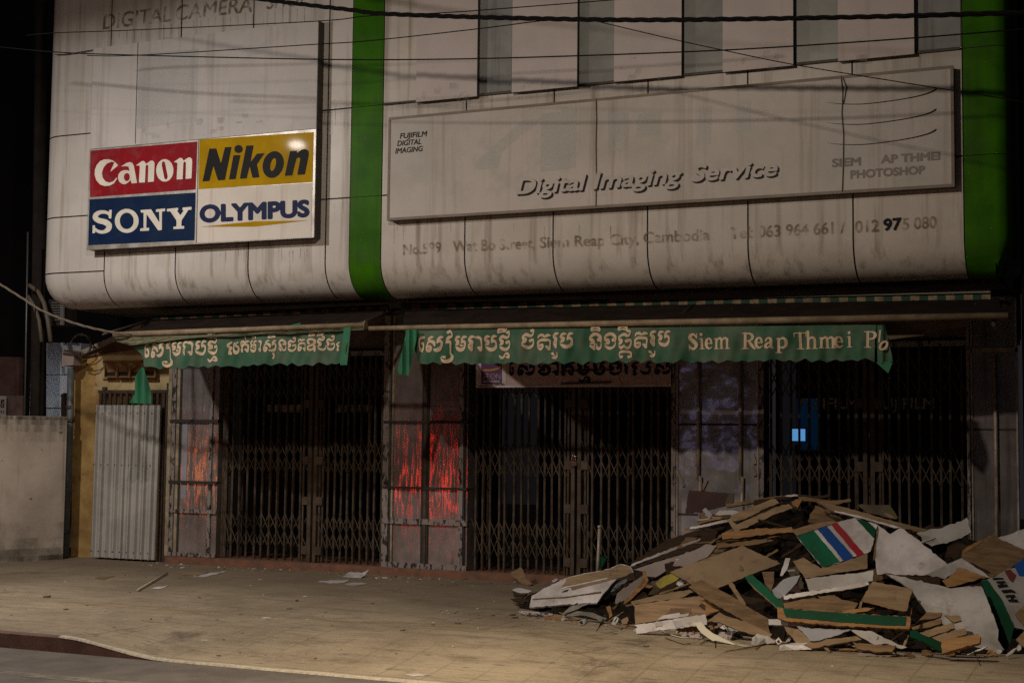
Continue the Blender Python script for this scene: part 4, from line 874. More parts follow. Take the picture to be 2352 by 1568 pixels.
lat = S_+I_+E_+M_+R_+shift(E_, 288, -3, 1.1, 1)+A_+P_+T_+H_+shift(M_, 622, -5)+shift(E_, 748, -8, 1.15, 1)+shift(I_, 876, -10)+PP
put('lettering', lat, 2.3, lambda x, y: cloth((2400+x/1.68)/1.53061, (1120+y/1.68)/1.53061, 1, .006), m_letc, aw)
put('lettering', [('l', [(1166, 72, 6), (1160, 135, 5)]), ('e', 1186, 158, 27, 29, .3), ('E', 1186, 158, 11, 19, .5)], 2.3, lambda x, y: Wp((2400+x/1.68)/1.53061, (1120+y/1.68)/1.53061, YA-.085), m_letc, aw)
striped(924, 705, 2275, 682, 66, 12, -.98, aw)
MB().bar(Wp(1400, 687, -1.0), Wp(2275, 667, -1.0), .05, .03).build('channel_bar', M('channel_grey', (.16, .15, .12), .6), aw)
for x, y in ((905, 712), (1595, 700), (2300, 690)):
    A = Wp(x, y, -.95); MB().tube([A+np.array([0, .9, .05]), A], .025).tube([A, np.array([A[0], YA, Wp(x, 745, YA)[2]])], .02).build('arm', m_iron, aw)

# ---- printed banner over the middle gate
bn = thing('banner', tuple(Wp(1320, 888, -.08)), 'pinkish printed banner with navy Khmer letters and a purple logo, over the middle gate', 'banner')
YN = -.09
panel(bn, 'sheet', [(1093, 800), (1541, 797), (1541, 884), (1093, 888)], YN, m_banner, .01)
panel(bn, 'hem', [(1093, 885), (1541, 883), (1541, 887.5), (1093, 890)], YN-.004, m_bannerw, .003)
panel(bn, 'logo_sheet', [(1094, 800), (1163, 800), (1162, 886), (1094, 888)], YN-.003, m_bannerw, .002)
panel(bn, 'logo_square', [(1105, 812), (1153, 812), (1152, 881), (1105, 882)], YN-.006, m_purple, .002)
nb = lambda x, y: Wp((1660+x/5.88)/1.53061, (1240+y/5.88)/1.53061, YN-.009)
put('logo_swoosh', [('s', [(200, 352, 12), (300, 360, 20), (420, 352, 22), (520, 325, 20), (575, 295, 18), (590, 270, 10), (560, 252, 5)])], 8, nb, m_orange, bn)
m_thin = M('logo_white', (.40, .33, .34), .6)
put('logo_letters', [('l', [(225, 535, 5), (300, 430, 5), (365, 430, 5)]), ('l', [(318, 430, 5), (318, 537, 5), (365, 537, 5)]), ('l', [(275, 485, 5), (362, 485, 5)]), ('l', [(505, 540, 5), (505, 432, 5), (578, 538, 5), (578, 432, 5)]), ('e', 432, 485, 56, 57), ('E', 432, 485, 46, 47), ('s', [(400, 497, 4), (432, 488, 5), (465, 470, 4)])], 5, nb, m_thin, bn)
kk = []; r_ = random.Random(2)
for i in range(14):
    x = 228+i*25; kk += [('l', [(x, 570, 4), (x, 608, 4)]), ('s', [(x, 572, 4), (x+10, 568+r_.uniform(0, 8), 4), (x+14, 590, 4), (x+10, 606, 4)])]
put('logo_letters', kk, 5, nb, m_thin, bn)
kk = []
for i in range(11): x = 140+i*18; kk += [('l', [(x, 675, 4), (x, 700, 4)]), ('l', [(x, 676, 4), (x+10, 690, 4)])]
put('red_lettering', kk, 5, nb, m_maroonp, bn)
text('red_lettering', '098 589', (1137, 881.6+3.5), (1158, 884.5), 4, 4, YN-.009, m_maroonp, bn, .03, step=.06)
n6 = lambda x, y: Wp((2000+x/5.88)/1.53061, (1240+y/5.88)/1.53061, YN-.009)
va = [('s', [(1400, 240, 18), (1375, 285, 16), (1400, 300, 10), (1480, 275, 26), (1560, 290, 36), (1590, 370, 34), (1540, 435, 32), (1450, 440, 32), (1385, 395, 24), (1390, 360, 12)]), ('s', [(1410, 345, 22), (1470, 345, 38)])]
bt = f2(K['e'], 775, 855, 210, 440)+f2(K['sa'], 945, 1290, 210, 440)+va+f2(K['aa'], 1600, 1770, 205, 445)+f2(L2['ko'], 1840, 2110, 205, 455)
put('lettering', bt, 9, nb, m_letn, bn)
bt = f2(K['mo'], 180, 420, 205, 435)+f2(K['cmo'], 200, 410, 500, 590)+f2(K['ba'], 500, 750, 205, 435)+f2(K['ngo'], 835, 1085, 205, 435)+f2(K['ro'], 1145, 1235, 205, 435)+f2(L2['lo'][:1], 1310, 1410, 200, 430)+va[0:0]+f2(K['ba'][2:], 1480, 1690, 210, 425)+f2(K['sa'], 1780, 2100, 205, 420)
put('lettering', bt, 9, n6, m_letn, bn)
MB().bar(Wp(1286, 853, YN-.03), Wp(1404, 849, YN-.03), .016, .012).bar(Wp(1288, 881, YN-.03), Wp(1404, 878, YN-.03), .016, .012).build('slat', m_woodd, bn)

# ---------------------------------------------------------------- the left side: annex, iron gate, wall, poles
YX = .12
ax = thing('side_annex', tuple(Wp(280, 1280, YX)), 'low stained ochre side building with a row of clay vent blocks under a gable edge', 'building')
ZG = 0
P = [Wp(163, 1282, YX), Wp(389, 1282, YX), Wp(389, 790, YX), Wp(330, 765, YX), Wp(312, 752, YX), Wp(168, 815, YX)]
for p in P[:2]: p[2] = 0
MB().prism(P, (0, .2, 0)).build('wall', m_yellowwall, ax)
panel(ax, 'upper_wall', [(226, 815), (389, 790), (389, 895), (216, 895)], YX-.006, m_creamwall, .005)
MB().prism([Wp(x, y, YX-.12) for x, y in ((168, 812), (323, 744), (323, 754), (172, 822))], (0, .3, 0)).build('gable_board', M('gable_white', (.34, .31, .26), .7, n=5, col2=(.2, .17, .13)), ax)
MB().prism([Wp(x, y, YX-.05) for x, y in ((180, 822), (323, 760), (323, 800), (240, 812))], (0, .02, 0)).build('gable_wall', M('gable_brown', (.15, .075, .03), .85, n=4, col2=(.09, .045, .02)), ax)
for i in range(4):
    a = 239+i*29.8; b = MB(); Yv = YX-.12
    q = [Wp(a+1, 831, Yv), Wp(a+28.8, 831, Yv), Wp(a+28.8, 867, Yv), Wp(a+1, 867, Yv)]
    iq = [Wp(a+5, 854, Yv+.08), Wp(a+25, 854, Yv+.08), Wp(a+25, 863, Yv+.08), Wp(a+5, 863, Yv+.08)]
    apx = Wp(a+19, 842, Yv+.10)
    b.add(q+iq+[apx], [(0, 1, 8), (1, 5, 8), (5, 4, 8), (4, 0, 8), (1, 2, 6, 5), (2, 3, 7, 6), (3, 0, 4, 7)])
    fw = .012
    b2 = MB(); b2.add(iq, [(0, 1, 2, 3)])
    v = b.build('vent_block', m_vent, ax); b2.build('vent_hole', m_inner, v)
b = MB(); b.box(tuple(Wp(236, 868, YX-.03)), tuple(Wp(361, 871, YX+.0))).box(tuple(Wp(236, 828, YX-.03)), tuple(Wp(361, 831, YX+.0))); b.build('vent_frame', m_vent, ax)
YI = .02
ig = thing('iron_gate', tuple(Wp(300, 1280, YI)), 'dark iron gate frame with short vertical bars, set in the ochre wall', 'gate')
zt = float(Wp(300, 896, YI)[2])
wx = lambda x, y=1100, Y=YI: float(Wp(x, y, Y)[0])
MB().box((wx(219), YI, zt-.04), (wx(388), YI+.05, zt)).build('top_rail', m_iron, ig)
for x in (224, 233, 246, 257.5, 271, 285, 299, 313, 329, 343, 356): MB().box((wx(x)-.02, YI+.004, .05), (wx(x)+.02, YI+.04, zt-.042)).build('bar', m_iron, ig)
for x, h in ((234, .05), (383, .10)): MB().box((wx(x)-.03, YI-.02, zt+.002), (wx(x)+.03, YI+.03, zt+h)).build('finial', m_iron, ig)
MB().box((wx(367), YI-.01, 0), (wx(374.5), YI+.045, zt-.045)).build('post', m_iron, ig); MB().box((wx(377), YI-.01, 0), (wx(387), YI+.045, zt-.045)).build('post', m_iron, ig)
YCs = -.07; n = 9; b = MB()
zt2 = float(Wp(290, 930, YCs)[2]); x0, x1 = wx(216, 1100, YCs), wx(362, 1100, YCs); pr_ = []
for i in range(n):
    w = (x1-x0)/n; a = x0+i*w; pr_ += [(a, .02), (a+w*.12, .02), (a+w*.22, -.02), (a+w*.40, -.02), (a+w*.5, .014)] if 0 else [(a, -.026), (a+w*.16, -.026), (a+w*.26, .020), (a+w*.52, .022), (a+w*.60, .010), (a+w*.68, .022), (a+w*.92, .020)]
pr_.append((x1, -.026)); rr = random.Random(8); pr_ = [(x+rr.gauss(0, .0025), d+rr.gauss(0, .003)) for x, d in pr_]
b.add([q for (x, d) in pr_ for q in ((x, YCs+d, .03), (x+.02*(x-x0)/(x1-x0)+.01, YCs+d, zt2))], [(2*i, 2*i+2, 2*i+3, 2*i+1) for i in range(len(pr_)-1)])
cs = b.build('corrugated_sheet', m_corr, None); tag(cs, 'tall white corrugated metal sheet fixed over the iron side gate', 'metal sheet')
b = MB()
for z in (zt2-.12, 1.35, .12):
    for i in range(n): x = x0+(i+.08)*(x1-x0)/n; b.box((x-.008, YCs-.03, z-.008), (x+.008, YCs-.015, z+.008))
b.build('rivet', m_iron, cs)
dp = thing('drainpipe', tuple(Wp(150, 1278, -.1)), 'slate grey plastic drainpipe with a pinkish square hopper at the corner', 'drainpipe')
YD = -.12
A, B, C_ = Wp(163, 845, YD), Wp(161, 970, YD), Wp(150, 1278, YD); C_[2] = max(C_[2], 0)
MB().tube([A, B, C_], .052, 12).build('pipe', m_drain, dp)
MB().tube([B+np.array([0, 0, .06]), B], .062, 12).build('collar', m_iron, dp)
MB().tube([C_*.2+A*.8, C_*.22+A*.78], .06, 12).build('collar', m_iron, dp); MB().tube([C_*.86+A*.14, C_*.88+A*.12], .06, 12).build('collar', m_iron, dp)
MB().prism([Wp(x, y, YD-.09) for x, y in ((143, 808), (171, 805), (168, 838), (142, 841))], (0, .18, 0)).build('hopper', m_pinky, dp)
A, B = Wp(-30, 1301, -1.35), Wp(144, 1286, -.35); A[2] = B[2] = 0
b = MB(); zt = 2.03; n_ = np.array([A[1]-B[1], B[0]-A[0], 0]); n_ /= np.linalg.norm(n_)
if n_[1] < 0: n_ = -n_
b.prism([A, B, B+np.array([0, 0, zt]), A+np.array([0, 0, zt])], n_*.15)
bwl = thing('boundary_wall', ((A+B)/2), 'pale stained concrete boundary wall with a dark mouldy top and peeling spots', 'wall')
b.build('wall', m_concrete, bwl)
fn_ = -n_*.004; up = np.array([0, 0, 1.0]); rr = random.Random(4); d_ = B-A
for q_, (hh, op) in enumerate(((.05, .6), (.12, .35), (.22, .25), (.36, .18))):
    f3 = fn_*(1+q_*.4)
    MB().add([A+f3+up*(zt-.002), B+f3+up*(zt-.002), B+f3+up*(zt-hh), A+f3+up*(zt-hh)], [(0, 1, 2, 3)]).build('mould_stain', M('mould_%d' % q_, (.06, .048, .034), .95, wear=(7, .42, .66, op, (1.8, 1.8, .22))), bwl)
    MB().add([A+f3+up*.004, B+f3+up*.004, B+f3+up*hh*1.5, A+f3+up*hh*1.5], [(0, 1, 2, 3)]).build('damp_stain', M('damp_%d' % q_, (.085, .068, .045), .95, wear=(4, .42, .62, op, (1, 1, .7))), bwl)
# behind the boundary wall
Yb = 1.6
lb = thing('blank_light_box', tuple(Wp(110, 950, Yb)), 'tall glossy grey blank sign box standing behind the boundary wall', 'sign')
MB().prism([Wp(x, y, Yb) for x, y in ((71, 787), (186, 787), (180, 1000), (67, 1000))], (0, .25, 0)).build('panel', m_lightbox, lb)
panel(lb, 'lower_trim', [(67, 936), (181, 936), (181, 938.5), (67, 938.5)], Yb-.006, m_iron)
panel(lb, 'cross_seam', [(70, 860), (184, 859), (184, 860.5), (70, 861.5)], Yb-.006, m_iron)
MB().prism([Wp(x, y, Yb-.5) for x, y in ((140, 905), (147, 902), (152, 960), (140, 960))], (0, .1, 0)).build('side_flap', m_woodd, lb)
hb = thing('maroon_hoarding', tuple(Wp(20, 950, 2.2)), 'dark maroon hoarding panel behind the boundary wall', 'hoarding')
panel(hb, 'panel', [(-60, 818), (45, 820), (40, 1010), (-60, 1010)], 2.3, m_maroon, .1)
panel(hb, 'lower_board', [(12, 908), (52, 908), (50, 1000), (12, 1000)], 2.2, M('hoard_low', (.16, .105, .09), .8, n=5, col2=(.1, .06, .05)), .05)
nt_ = thing('paper_notice', tuple(Wp(5, 953, 2.1)), 'pale paper notice with dark Khmer writing at the picture edge', 'notice')
panel(nt_, 'paper', [(-30, 908), (14, 909), (13, 955), (-30, 955)], 2.1, m_paper, .01)
put('writing', f2(K['ta'], 2, 10, 918, 926)+f2(K['ba'], 1, 10, 928, 935), .35, lambda x, y: Wp(x, y, 2.09), m_letk, nt_)
put('writing', [('l', [(2, 943, 1), (3, 947, 1)]), ('l', [(7, 943, 1), (8, 947, 1)])], .3, lambda x, y: Wp(x, y, 2.09), m_letk, nt_)
A, T = Wp(87, 1000, .9), Wp(96, -60, .9)
tag(MB().tube([A, A*.5+T*.5, T], [.125, .105, .09], 14).build('utility_pole', m_pole), 'thick dark concrete utility pole beside the facade edge', 'pole')
A, T = Wp(57, 955, .2), Wp(64, 533, .2); A[2] = 2.0
tag(MB().tube([A, T], .013).build('steel_pole', m_steel), 'thin bare steel pole rising above the boundary wall', 'pole')
for pts, r, lab in (([(67, 655), (88, 670), (101, 695), (110, 735), (117, 785)], .035, 'pale bent conduit hose beside the concrete pole, the outer one'), ([(64, 680), (80, 705), (90, 735), (96, 785)], .03, 'pale bent conduit hose beside the concrete pole, the inner one')):
    tag(MB().tube([Wp(x, y, .6) for x, y in pts], r, 8).build('conduit_hose', m_hose), lab, 'conduit', 'conduit hoses beside the pole')
ac = thing('air_conditioner', tuple(Wp(130, 745, 1.0)), 'small louvred air conditioner box under the left corner of the overhang', 'air conditioner')
b = MB(); [b.prism([Wp(x, y, .9) for x, y in ((118, 694+i*5.6), (137, 694+i*5.6), (137, 696.5+i*5.6), (118, 696.5+i*5.6))], (0, .03, 0)) for i in range(8)]; b.build('louvre', m_ac, ac)
MB().prism([Wp(x, y, .94) for x, y in ((112, 688), (147, 688), (147, 747), (112, 747))], (0, .3, 0)).build('casing', m_iron, ac)
MB().prism([Wp(x, y, .91) for x, y in ((138, 690), (146, 690), (146, 746), (138, 746))], (0, .03, 0)).build('side_panel', m_ac, ac)
r_ = random.Random(5); pts = []
for i in range(150): t = i/149*2*pi*3.3; pts.append(Wp(186+23*cos(t)+r_.uniform(-1.2, 1.2), 792+24*sin(t)+r_.uniform(-1.2, 1.2), -.2+.12*sin(t*.6)))
cw = MB().tube(pts, .009, 5); [cw.bar(p-np.array([.02, 0, .02]), p+np.array([.02, 0, .02]), .006, .006) for p in pts[::5]]
bw = thing('barbed_wire_coil', tuple(Wp(186, 822, -.2)), 'dark coil of barbed wire above the drainpipe hopper', 'barbed wire')
cw.build('wire', m_iron, bw); MB().bar(Wp(146, 812, -.2), Wp(190, 818, -.2), .04, .03).bar(Wp(148, 805, -.2), Wp(185, 812, -.2), .03, .03).build('bracket', m_iron, bw)
dl = thing('dark_backdrop', (-21, 6, 0), 'added black backdrop hiding the sky beyond the left end of the shop', 'building')  # black backdrop added to keep the sky dark while its ambient light is raised
MB().box((-40, 6, 0), (-14.2, 7, 14)).build('wall', m_inner, dl)
# dark neighbour on the right
nb_ = thing('neighbouring_building', (1.2, -1.2, 0), 'dark neighbouring building wall at the far end past the second green stripe', 'building')
MB().box((-.93, -1.0, 0), (4, .8, 9)).build('wall', M('neighbour_dark', (.035, .04, .034), .8, n=3, col2=(.02, .024, .02)), nb_)
MB().tube([(-1.0, -1.12, -.0), (-1.0, -1.12, 9)], .06, 10).build('downpipe', m_cable, nb_)
MB().box((-.86, -1.03, 3.9), (-.6, -1.004, 9)).build('green_panel', M('neighbour_green', (.015, .07, .035), .5), nb_)

# ---------------------------------------------------------------- overhead cables
YC = -3.6
def cable(pts, r, lab, Y=YC, cat='cable', twist=0, group='overhead cables crossing the front', mat=m_cable, Ys=None, nm='overhead_cable'):
    P = smooth([(x, y, 0) for x, y in pts], 8)
    W_ = [Wp(p[0], p[1], (Y if Ys is None else Ys[0]+(Ys[1]-Ys[0])*i/(len(P)-1))) for i, p in enumerate(P)]
    b = MB()
    if twist:
        W2 = []
        for a, c in zip(W_[:-1], W_[1:]): W2 += [a*(1-t/6)+c*t/6 for t in range(6)]
        W2.append(W_[-1])
        L_ = [0]
        for a, c in zip(W2[:-1], W2[1:]): L_.append(L_[-1]+np.linalg.norm(c-a))
        for k in range(3):
            b.tube([p+r*.62*np.array([0, cos(l*13+k*2.094), sin(l*13+k*2.094)]) for p, l in zip(W2, L_)], r*.62, 6)
    else: b.tube(W_, r, 6)
    return tag(b.build(nm, mat), lab, cat, group)
cable([(380, -34), (540, -9), (700, 11), (812, 24), (880, 32), (1098, 40), (1400, 46), (1650, 45), (2000, 39), (2330, 30), (2460, 26)], .021, 'thick twisted black cable bundle along the top of the picture', twist=1)
cable([(60, 82), (129, 76), (319, 69), (731, 49), (849, 37), (1017, 30), (1196, 17), (1410, 0), (1600, -18)], .0055, 'thin cable just under the thick bundle, rising out past the top edge')
cable([(-40, 104), (127, 120), (326, 127.5), (750, 137), (1046, 136), (1346, 128), (1633, 117), (1830, 106), (2093, 88), (2329, 69), (2420, 60)], .007, 'long thin cable sagging right across the whole front below the others', Y=YC+.1)
cable([(200, 128), (326, 127), (712, 103), (849, 94), (1095, 67), (1256, 47), (1330, 44)], .0055, 'thin cable branching up to the thick bundle from the left')
cable([(1369, 49), (1534, 88), (1662, 116), (1830, 150), (2093, 193), (2337, 232), (2430, 250)], .005, 'thin cable slanting down from the thick bundle to the right edge', Y=YC-.05)
cable([(127, 126), (160, 124), (214, 115)], .006, 'short wire clipped round the left corner of the facade', Y=YF-.05)
cable([(-20, 640), (50, 684), (100, 715), (180, 745), (262, 764), (300, 768)], .014, 'frayed tan cable bundle running from the left edge to the short awning', Ys=(-2.4, -1.95), twist=1, mat=m_cabletan, nm='cable_bundle', group=None)
cable([(1388, 836), (1412, 836), (1428, 888)], .003, 'thin wire loop hanging in front of the banner', Y=YN-.05, group=None, nm='loose_wire')

# ---------------------------------------------------------------- the debris heap
CREST = [(1190, 1372), (1210, 1345), (1300, 1325), (1440, 1308), (1500, 1290), (1560, 1240), (1620, 1200), (1720, 1155), (1850, 1140), (1990, 1152), (2100, 1195), (2200, 1205), (2420, 1225)]
FRONT = [(1190, 1400), (1350, 1425), (1500, 1446), (1700, 1462), (1900, 1490), (2100, 1500), (2250, 1505), (2420, 1505)]
def itp(T, x):
    for (a, b), (c, d) in zip(T[:-1], T[1:]):
        if x <= c: return b+(d-b)*max(0, (x-a)/(c-a))
    return T[-1][1]
def heapY(x, y):
    yt, yf = itp(CREST, x), itp(FRONT, x); t = min(max((y-yt)/(yf-yt), 0), 1)
    Yf_ = Gp(x, yf)[1]; Yt = -1.0-.9*(1-sstep(1200, 1600, x))
    return Yt+(Yf_-Yt)*t**.85
DEB = []
def ragged(pts, rag, rnd):
    out = []
    for (x0, y0), (x1, y1) in zip(pts, pts[1:]+pts[:1]):
        L_ = math.hypot(x1-x0, y1-y0); n = max(1, int(L_/7)); out.append((x0, y0))
        nx, ny = -(y1-y0)/max(L_, 1e-6), (x1-x0)/max(L_, 1e-6)
        for i in range(1, n):
            k = rnd.gauss(0, rag); out.append((x0+(x1-x0)*i/n+nx*k, y0+(y1-y0)*i/n+ny*k))
    return out
NB = [0]
def board(name, lab, cat, s, mat, tilt=45, az=8, lift=0.0, th=.024, kids=(), rag=.75, group='scrap pieces in the debris heap', at=None):
    NB[0] += 1; rnd = random.Random(NB[0])
    pts = PX(s) if isinstance(s, str) else s
    cx = sum(p[0] for p in pts)/len(pts); cy = sum(p[1] for p in pts)/len(pts)
    Yc = (heapY(cx, cy) if at is None else at)-lift
    C0 = Wp(cx, cy, Yc); t, a = rad(tilt), rad(az); n = np.array([sin(t)*sin(a), -sin(t)*cos(a), cos(t)])
    def hit(x, y, e=0.0):
        d = ray(x, y); k = ((C0+n*e-CPOS)@n)/(d@n); p = CPOS+d*k
        if p[2] < .006+e or k < 0: p = Gp(x, y, .006+e)
        return p
    P = [hit(x, y) for x, y in ragged(pts, rag, rnd)]
    off = -n*th
    zmin = min(p[2] for p in P)
    if zmin+min(0, off[2]) < 0: off = off*1.0; off[2] = max(off[2], -zmin)
    b = MB().prism(P, off)
    if not kids: return tag(b.build(name, mat), lab, cat, group)
    base = np.array([np.mean([p[0] for p in P]), np.mean([p[1] for p in P]), max(0, zmin)])
    o = thing(name, base, lab, cat, group); b.build('panel', mat, o)
    for i, (kn, ks, km) in enumerate(kids):
        kp = PX(ks); MB().prism([hit(x, y, .004+.0015*i) for x, y in ragged(kp, rag*.6, rnd)], -n*.003).build(kn, km, o)
    return o
# body of the heap, near black so its gaps read as shaded
b = MB(); xs_ = np.linspace(1200, 2420, 60); rr = np.random.RandomState(4)
vs = []
for x in xs_:
    yt, yf = itp(CREST, x)+22, itp(FRONT, x)-6
    for j in range(13):
        t = j/12; y = yt+(yf-yt)*t; p = Wp(x, y, heapY(x, y)+.50*(1-t*.9)); p += rr.normal(0, .035, 3)*(0 if j == 12 else 1); p[2] = max(p[2], .0); vs.append(p)
    p = vs[-13].copy(); vs.append(np.array([p[0]-.2, -.28, 0.02]))
K_ = 14; fs = []
for i in range(len(xs_)-1):
    for j in range(12): fs.append((i*K_+j, (i+1)*K_+j, (i+1)*K_+j+1, i*K_+j+1))
    fs.append((i*K_+13, (i+1)*K_+13, (i+1)*K_, i*K_))
b.add(vs, fs); tag(b.build('rubble', m_heap), 'dark rubble filling the body of the debris heap', 'rubble', kind='stuff')
# half buried planks that fill it, mostly toned dark to stand for shade
rr = random.Random(11); fillm = [m_woodd, m_woodd, m_wood2, m_woodd, m_olive, m_woodd, m_woodm, m_woodd]
for i in range(44):
    x = rr.uniform(1330, 2350); yt, yf = itp(CREST, x), itp(FRONT, x); y = yt+16+(yf-yt-34)*rr.random()
    L_, w = rr.uniform(60, 200), rr.uniform(12, 44); a = rr.gauss(-.15, .42); c, s_ = cos(a), sin(a)
    q = [(x+u*L_/2*c-v*w/2*s_, y+u*L_/2*s_+v*w/2*c) for u, v in ((-1, -1), (1, -1), (1, 1), (-1, 1))]
    q = [(px_, min(max(py_, itp(CREST, px_)+3), itp(FRONT, px_)-8)) for px_, py_ in q]
    board('scrap_plank', 'weathered scrap plank half buried in the body of the debris heap', 'plank', q, fillm[i % 8], rr.uniform(30, 62), rr.uniform(-15, 25), -.20-.12*rr.random(), .028, rag=1.0, group='half buried planks')
D = board
for i in range(70):                       # splinters and broken bits over the whole heap and along its foot
    x = rr.uniform(1215, 2350); yt, yf = itp(CREST, x), itp(FRONT, x)
    y = yf-rr.uniform(-4, 24) if i % 5 else yt+20+(yf-yt-40)*rr.random()
    L_, w = (rr.uniform(14, 60), rr.uniform(2, 7)) if rr.random() < .6 else (rr.uniform(8, 26), rr.uniform(6, 16)); a = rr.gauss(-.1, .6); c, s_ = cos(a), sin(a)
    q = [(x+u*L_/2*c-v*w/2*s_, y+u*L_/2*s_+v*w/2*c) for u, v in ((-1, -rr.random()), (-.2, -1), (1, -rr.uniform(.3, 1)), (1+rr.uniform(-.2, .2), rr.random()), (.1, 1), (-1, rr.uniform(.2, 1)))]
    board('splinter', 'small broken splinter of board in the debris heap', 'splinter', q, [m_wood, m_wood2, m_woodo, m_lam, m_woodd, m_mdf, m_speck, m_plast][i % 8], rr.uniform(25, 70), rr.uniform(-30, 40), -.02+.24*rr.random(), .012, rag=.8, group='splinters in the debris heap')
for i in range(16):                        # long thin laths sticking every way
    x = rr.uniform(1330, 2330); yt, yf = itp(CREST, x), itp(FRONT, x); y = yt+14+(yf-yt-30)*rr.random()
    L_, w = rr.uniform(60, 170), rr.uniform(3, 7); a = rr.gauss(-.25, .5); c, s_ = cos(a), sin(a)
    q = [(x+u*L_/2*c-v*w/2*s_, y+u*L_/2*s_+v*w/2*c) for u, v in ((-1, -.6), (1, -1), (1.02, 1), (-1, 1))]
    q = [(px_, min(max(py_, itp(CREST, px_)-2), itp(FRONT, px_)+2)) for px_, py_ in q]
    board('thin_lath', 'long thin splintered lath tangled in the debris heap', 'lath', q, [m_wood2, m_woodd, m_wood2, m_woodd, m_wood, m_woodd][i % 6], rr.uniform(35, 70), rr.uniform(-25, 35), .02+.22*rr.random(), .012, rag=.5, group='thin laths tangled in the heap')
# left toe of the heap
D('laminate_board', 'large broken white laminate panel with a torn brown patch, at the heap toe', 'panel', 'g345,990 g362,900 g380,815 g600,690 g880,555 g1100,500 g1540,415 g1700,345 g1850,380 g1895,465 g1640,570 g1480,750 g1390,870 g1350,925 g1040,940 g700,962', m_lam, 38, 4, .42, .02,
  kids=(('torn_patch', 'g885,560 g1180,490 g1540,418 g1700,350 g1840,385 g1880,455 g1790,520 g1500,600 g1130,690 g975,735 g960,690 g805,695 g890,600', m_wood), ('torn_strip', 'g805,700 g1500,552 g1520,560 g820,712', m_lam), ('scuff', 'g820,765 g930,715 g900,750', m_woodd), ('crack', 'g390,862 g890,828 g1410,752 g1415,768 g890,842 g390,872', m_wood2)), rag=.6)
D('flaked_strip', 'blue grey strip with black flakes under the right edge of the white laminate panel', 'strip', 'g1400,855 g1480,750 g1640,580 g1795,560 g1800,600 g1600,745 g1425,865', M('flaked_blue', (.17, .175, .2), .5, n=14, col2=(.015, .014, .016), thr=(.5, .55)), 50, 5, .30)
D('edged_board', 'pinkish grey cupboard panel with an orange wood edge, leaning beside the white laminate panel', 'panel', 'g1600,1090 g1640,830 g1660,750 g2030,520 g2080,440 g2115,580 g2060,690', m_pinky, 55, 14, .20, .02,
  kids=(('wood_edge', 'g1585,1105 g1850,880 g2050,690 g2118,590 g2075,435 g2028,452 g2040,545 g1995,650 g1800,850', m_woodo),))
D('timber_stub', 'short yellow timber stub standing under the edged panel', 'timber', 'g1490,980 g1545,965 g1582,1112 g1535,1155', m_woodo, 75, 10, .25, .03)
D('bent_sheet', 'bent grey metal sheet arching out low at the left toe', 'metal sheet', 'g870,1125 g1060,1045 g1280,1068 g1500,1150 g1440,1212 g1300,1150 g1180,1112 g1000,1120', m_sheet, 50, 0, .25, .004)
D('bent_sheet', 'narrow curved dark sheet tucked under the white laminate panel', 'metal sheet', 'g810,1112 g940,990 g1100,930 g1260,918 g1050,1022', m_sheet, 55, 0, .2, .004)
D('flaked_strip', 'curved pinkish strip with black flakes lying at the very left end of the heap', 'strip', 'g160,1005 g230,1035 g380,1050 g560,1058 g700,1080 g690,1105 g520,1132 g400,1125 g250,1102 g185,1060', m_speck, 55, 0, .25)
D('scrap_lath', 'flat orange lath on the pavement under the bent grey sheet', 'lath', 'g550,1115 g800,1125 g1110,1160 g1030,1196 g570,1156', m_woodo, 30, 0, .12)
D('alu_profile', 'small aluminium channel lying on the pavement below the orange lath', 'profile', 'g1045,1200 g1190,1142 g1212,1210 g1100,1262 g1080,1225', m_alu, 60, 20, .12, .03, kids=(('channel_gap', 'g1085,1205 g1180,1165 g1195,1205 g1110,1240', m_woodd),))
D('alu_profile', 'small aluminium channel standing tilted under the edged panel', 'profile', 'g1560,1240 g1625,1125 g1675,1160 g1625,1256', m_alu, 60, -20, .15, .03, kids=(('channel_gap', 'g1590,1225 g1638,1145 g1652,1155 g1606,1238', m_woodd),))
D('curled_board', 'curled rust brown board leaning on the doorstep before the middle gate', 'board', 'g55,480 g220,388 g310,580 g395,640 g340,668 g235,650 g150,570', m_wood2, 60, -15, .0, .006, at=-.35)
D('scrap_chip', 'grey broken chip lying just left of the white laminate panel', 'scrap', 'g90,725 g170,697 g380,745 g330,772 g215,775 g100,740', m_lamg, 35, 0, .1, .03)
D('scrap_chip', 'dark broken block under the grey chip at the left end', 'scrap', 'g90,738 g215,778 g330,775 g260,830 g110,825', m_woodd, 65, 0, .12, .03)
D('flaked_strip', 'small flaked offcut between the doorstep and the white laminate panel', 'strip', 'g672,572 g800,560 g845,590 g760,600 g690,622', m_speck, 45, 0, .0)
D('pavement_sheet', 'thin dark flattened sheet on the pavement at the left end of the heap', 'sheet', 'g60,860 g260,840 g340,905 g180,925 g110,900', m_woodd, 20, 0, .1, .004)
P = Wp(1377, 1212, -.45); Q = Gp(1372, 1308); Q[1] = -.55; Q[2] = .02; Q = Wp(1371.5, 1300, -.5)
pp = thing('plastic_pipe', (Q[0], Q[1], 0), 'upright pale plastic pipe standing in a green base before the middle gate', 'pipe')
MB().tube([np.array([Q[0], Q[1], .02]), P], .019, 10).build('pipe', m_pipe, pp); MB().tube([P, P+np.array([0, 0, .03])], .023, 10).build('collar', m_pipe, pp)
MB().prism([Wp(x, y, -.47) for x, y in ((1367, 1281), (1374, 1272), (1392, 1284), (1384, 1300), (1368, 1306))], (0, .06, 0)).build('green_base', m_dgreend, pp)
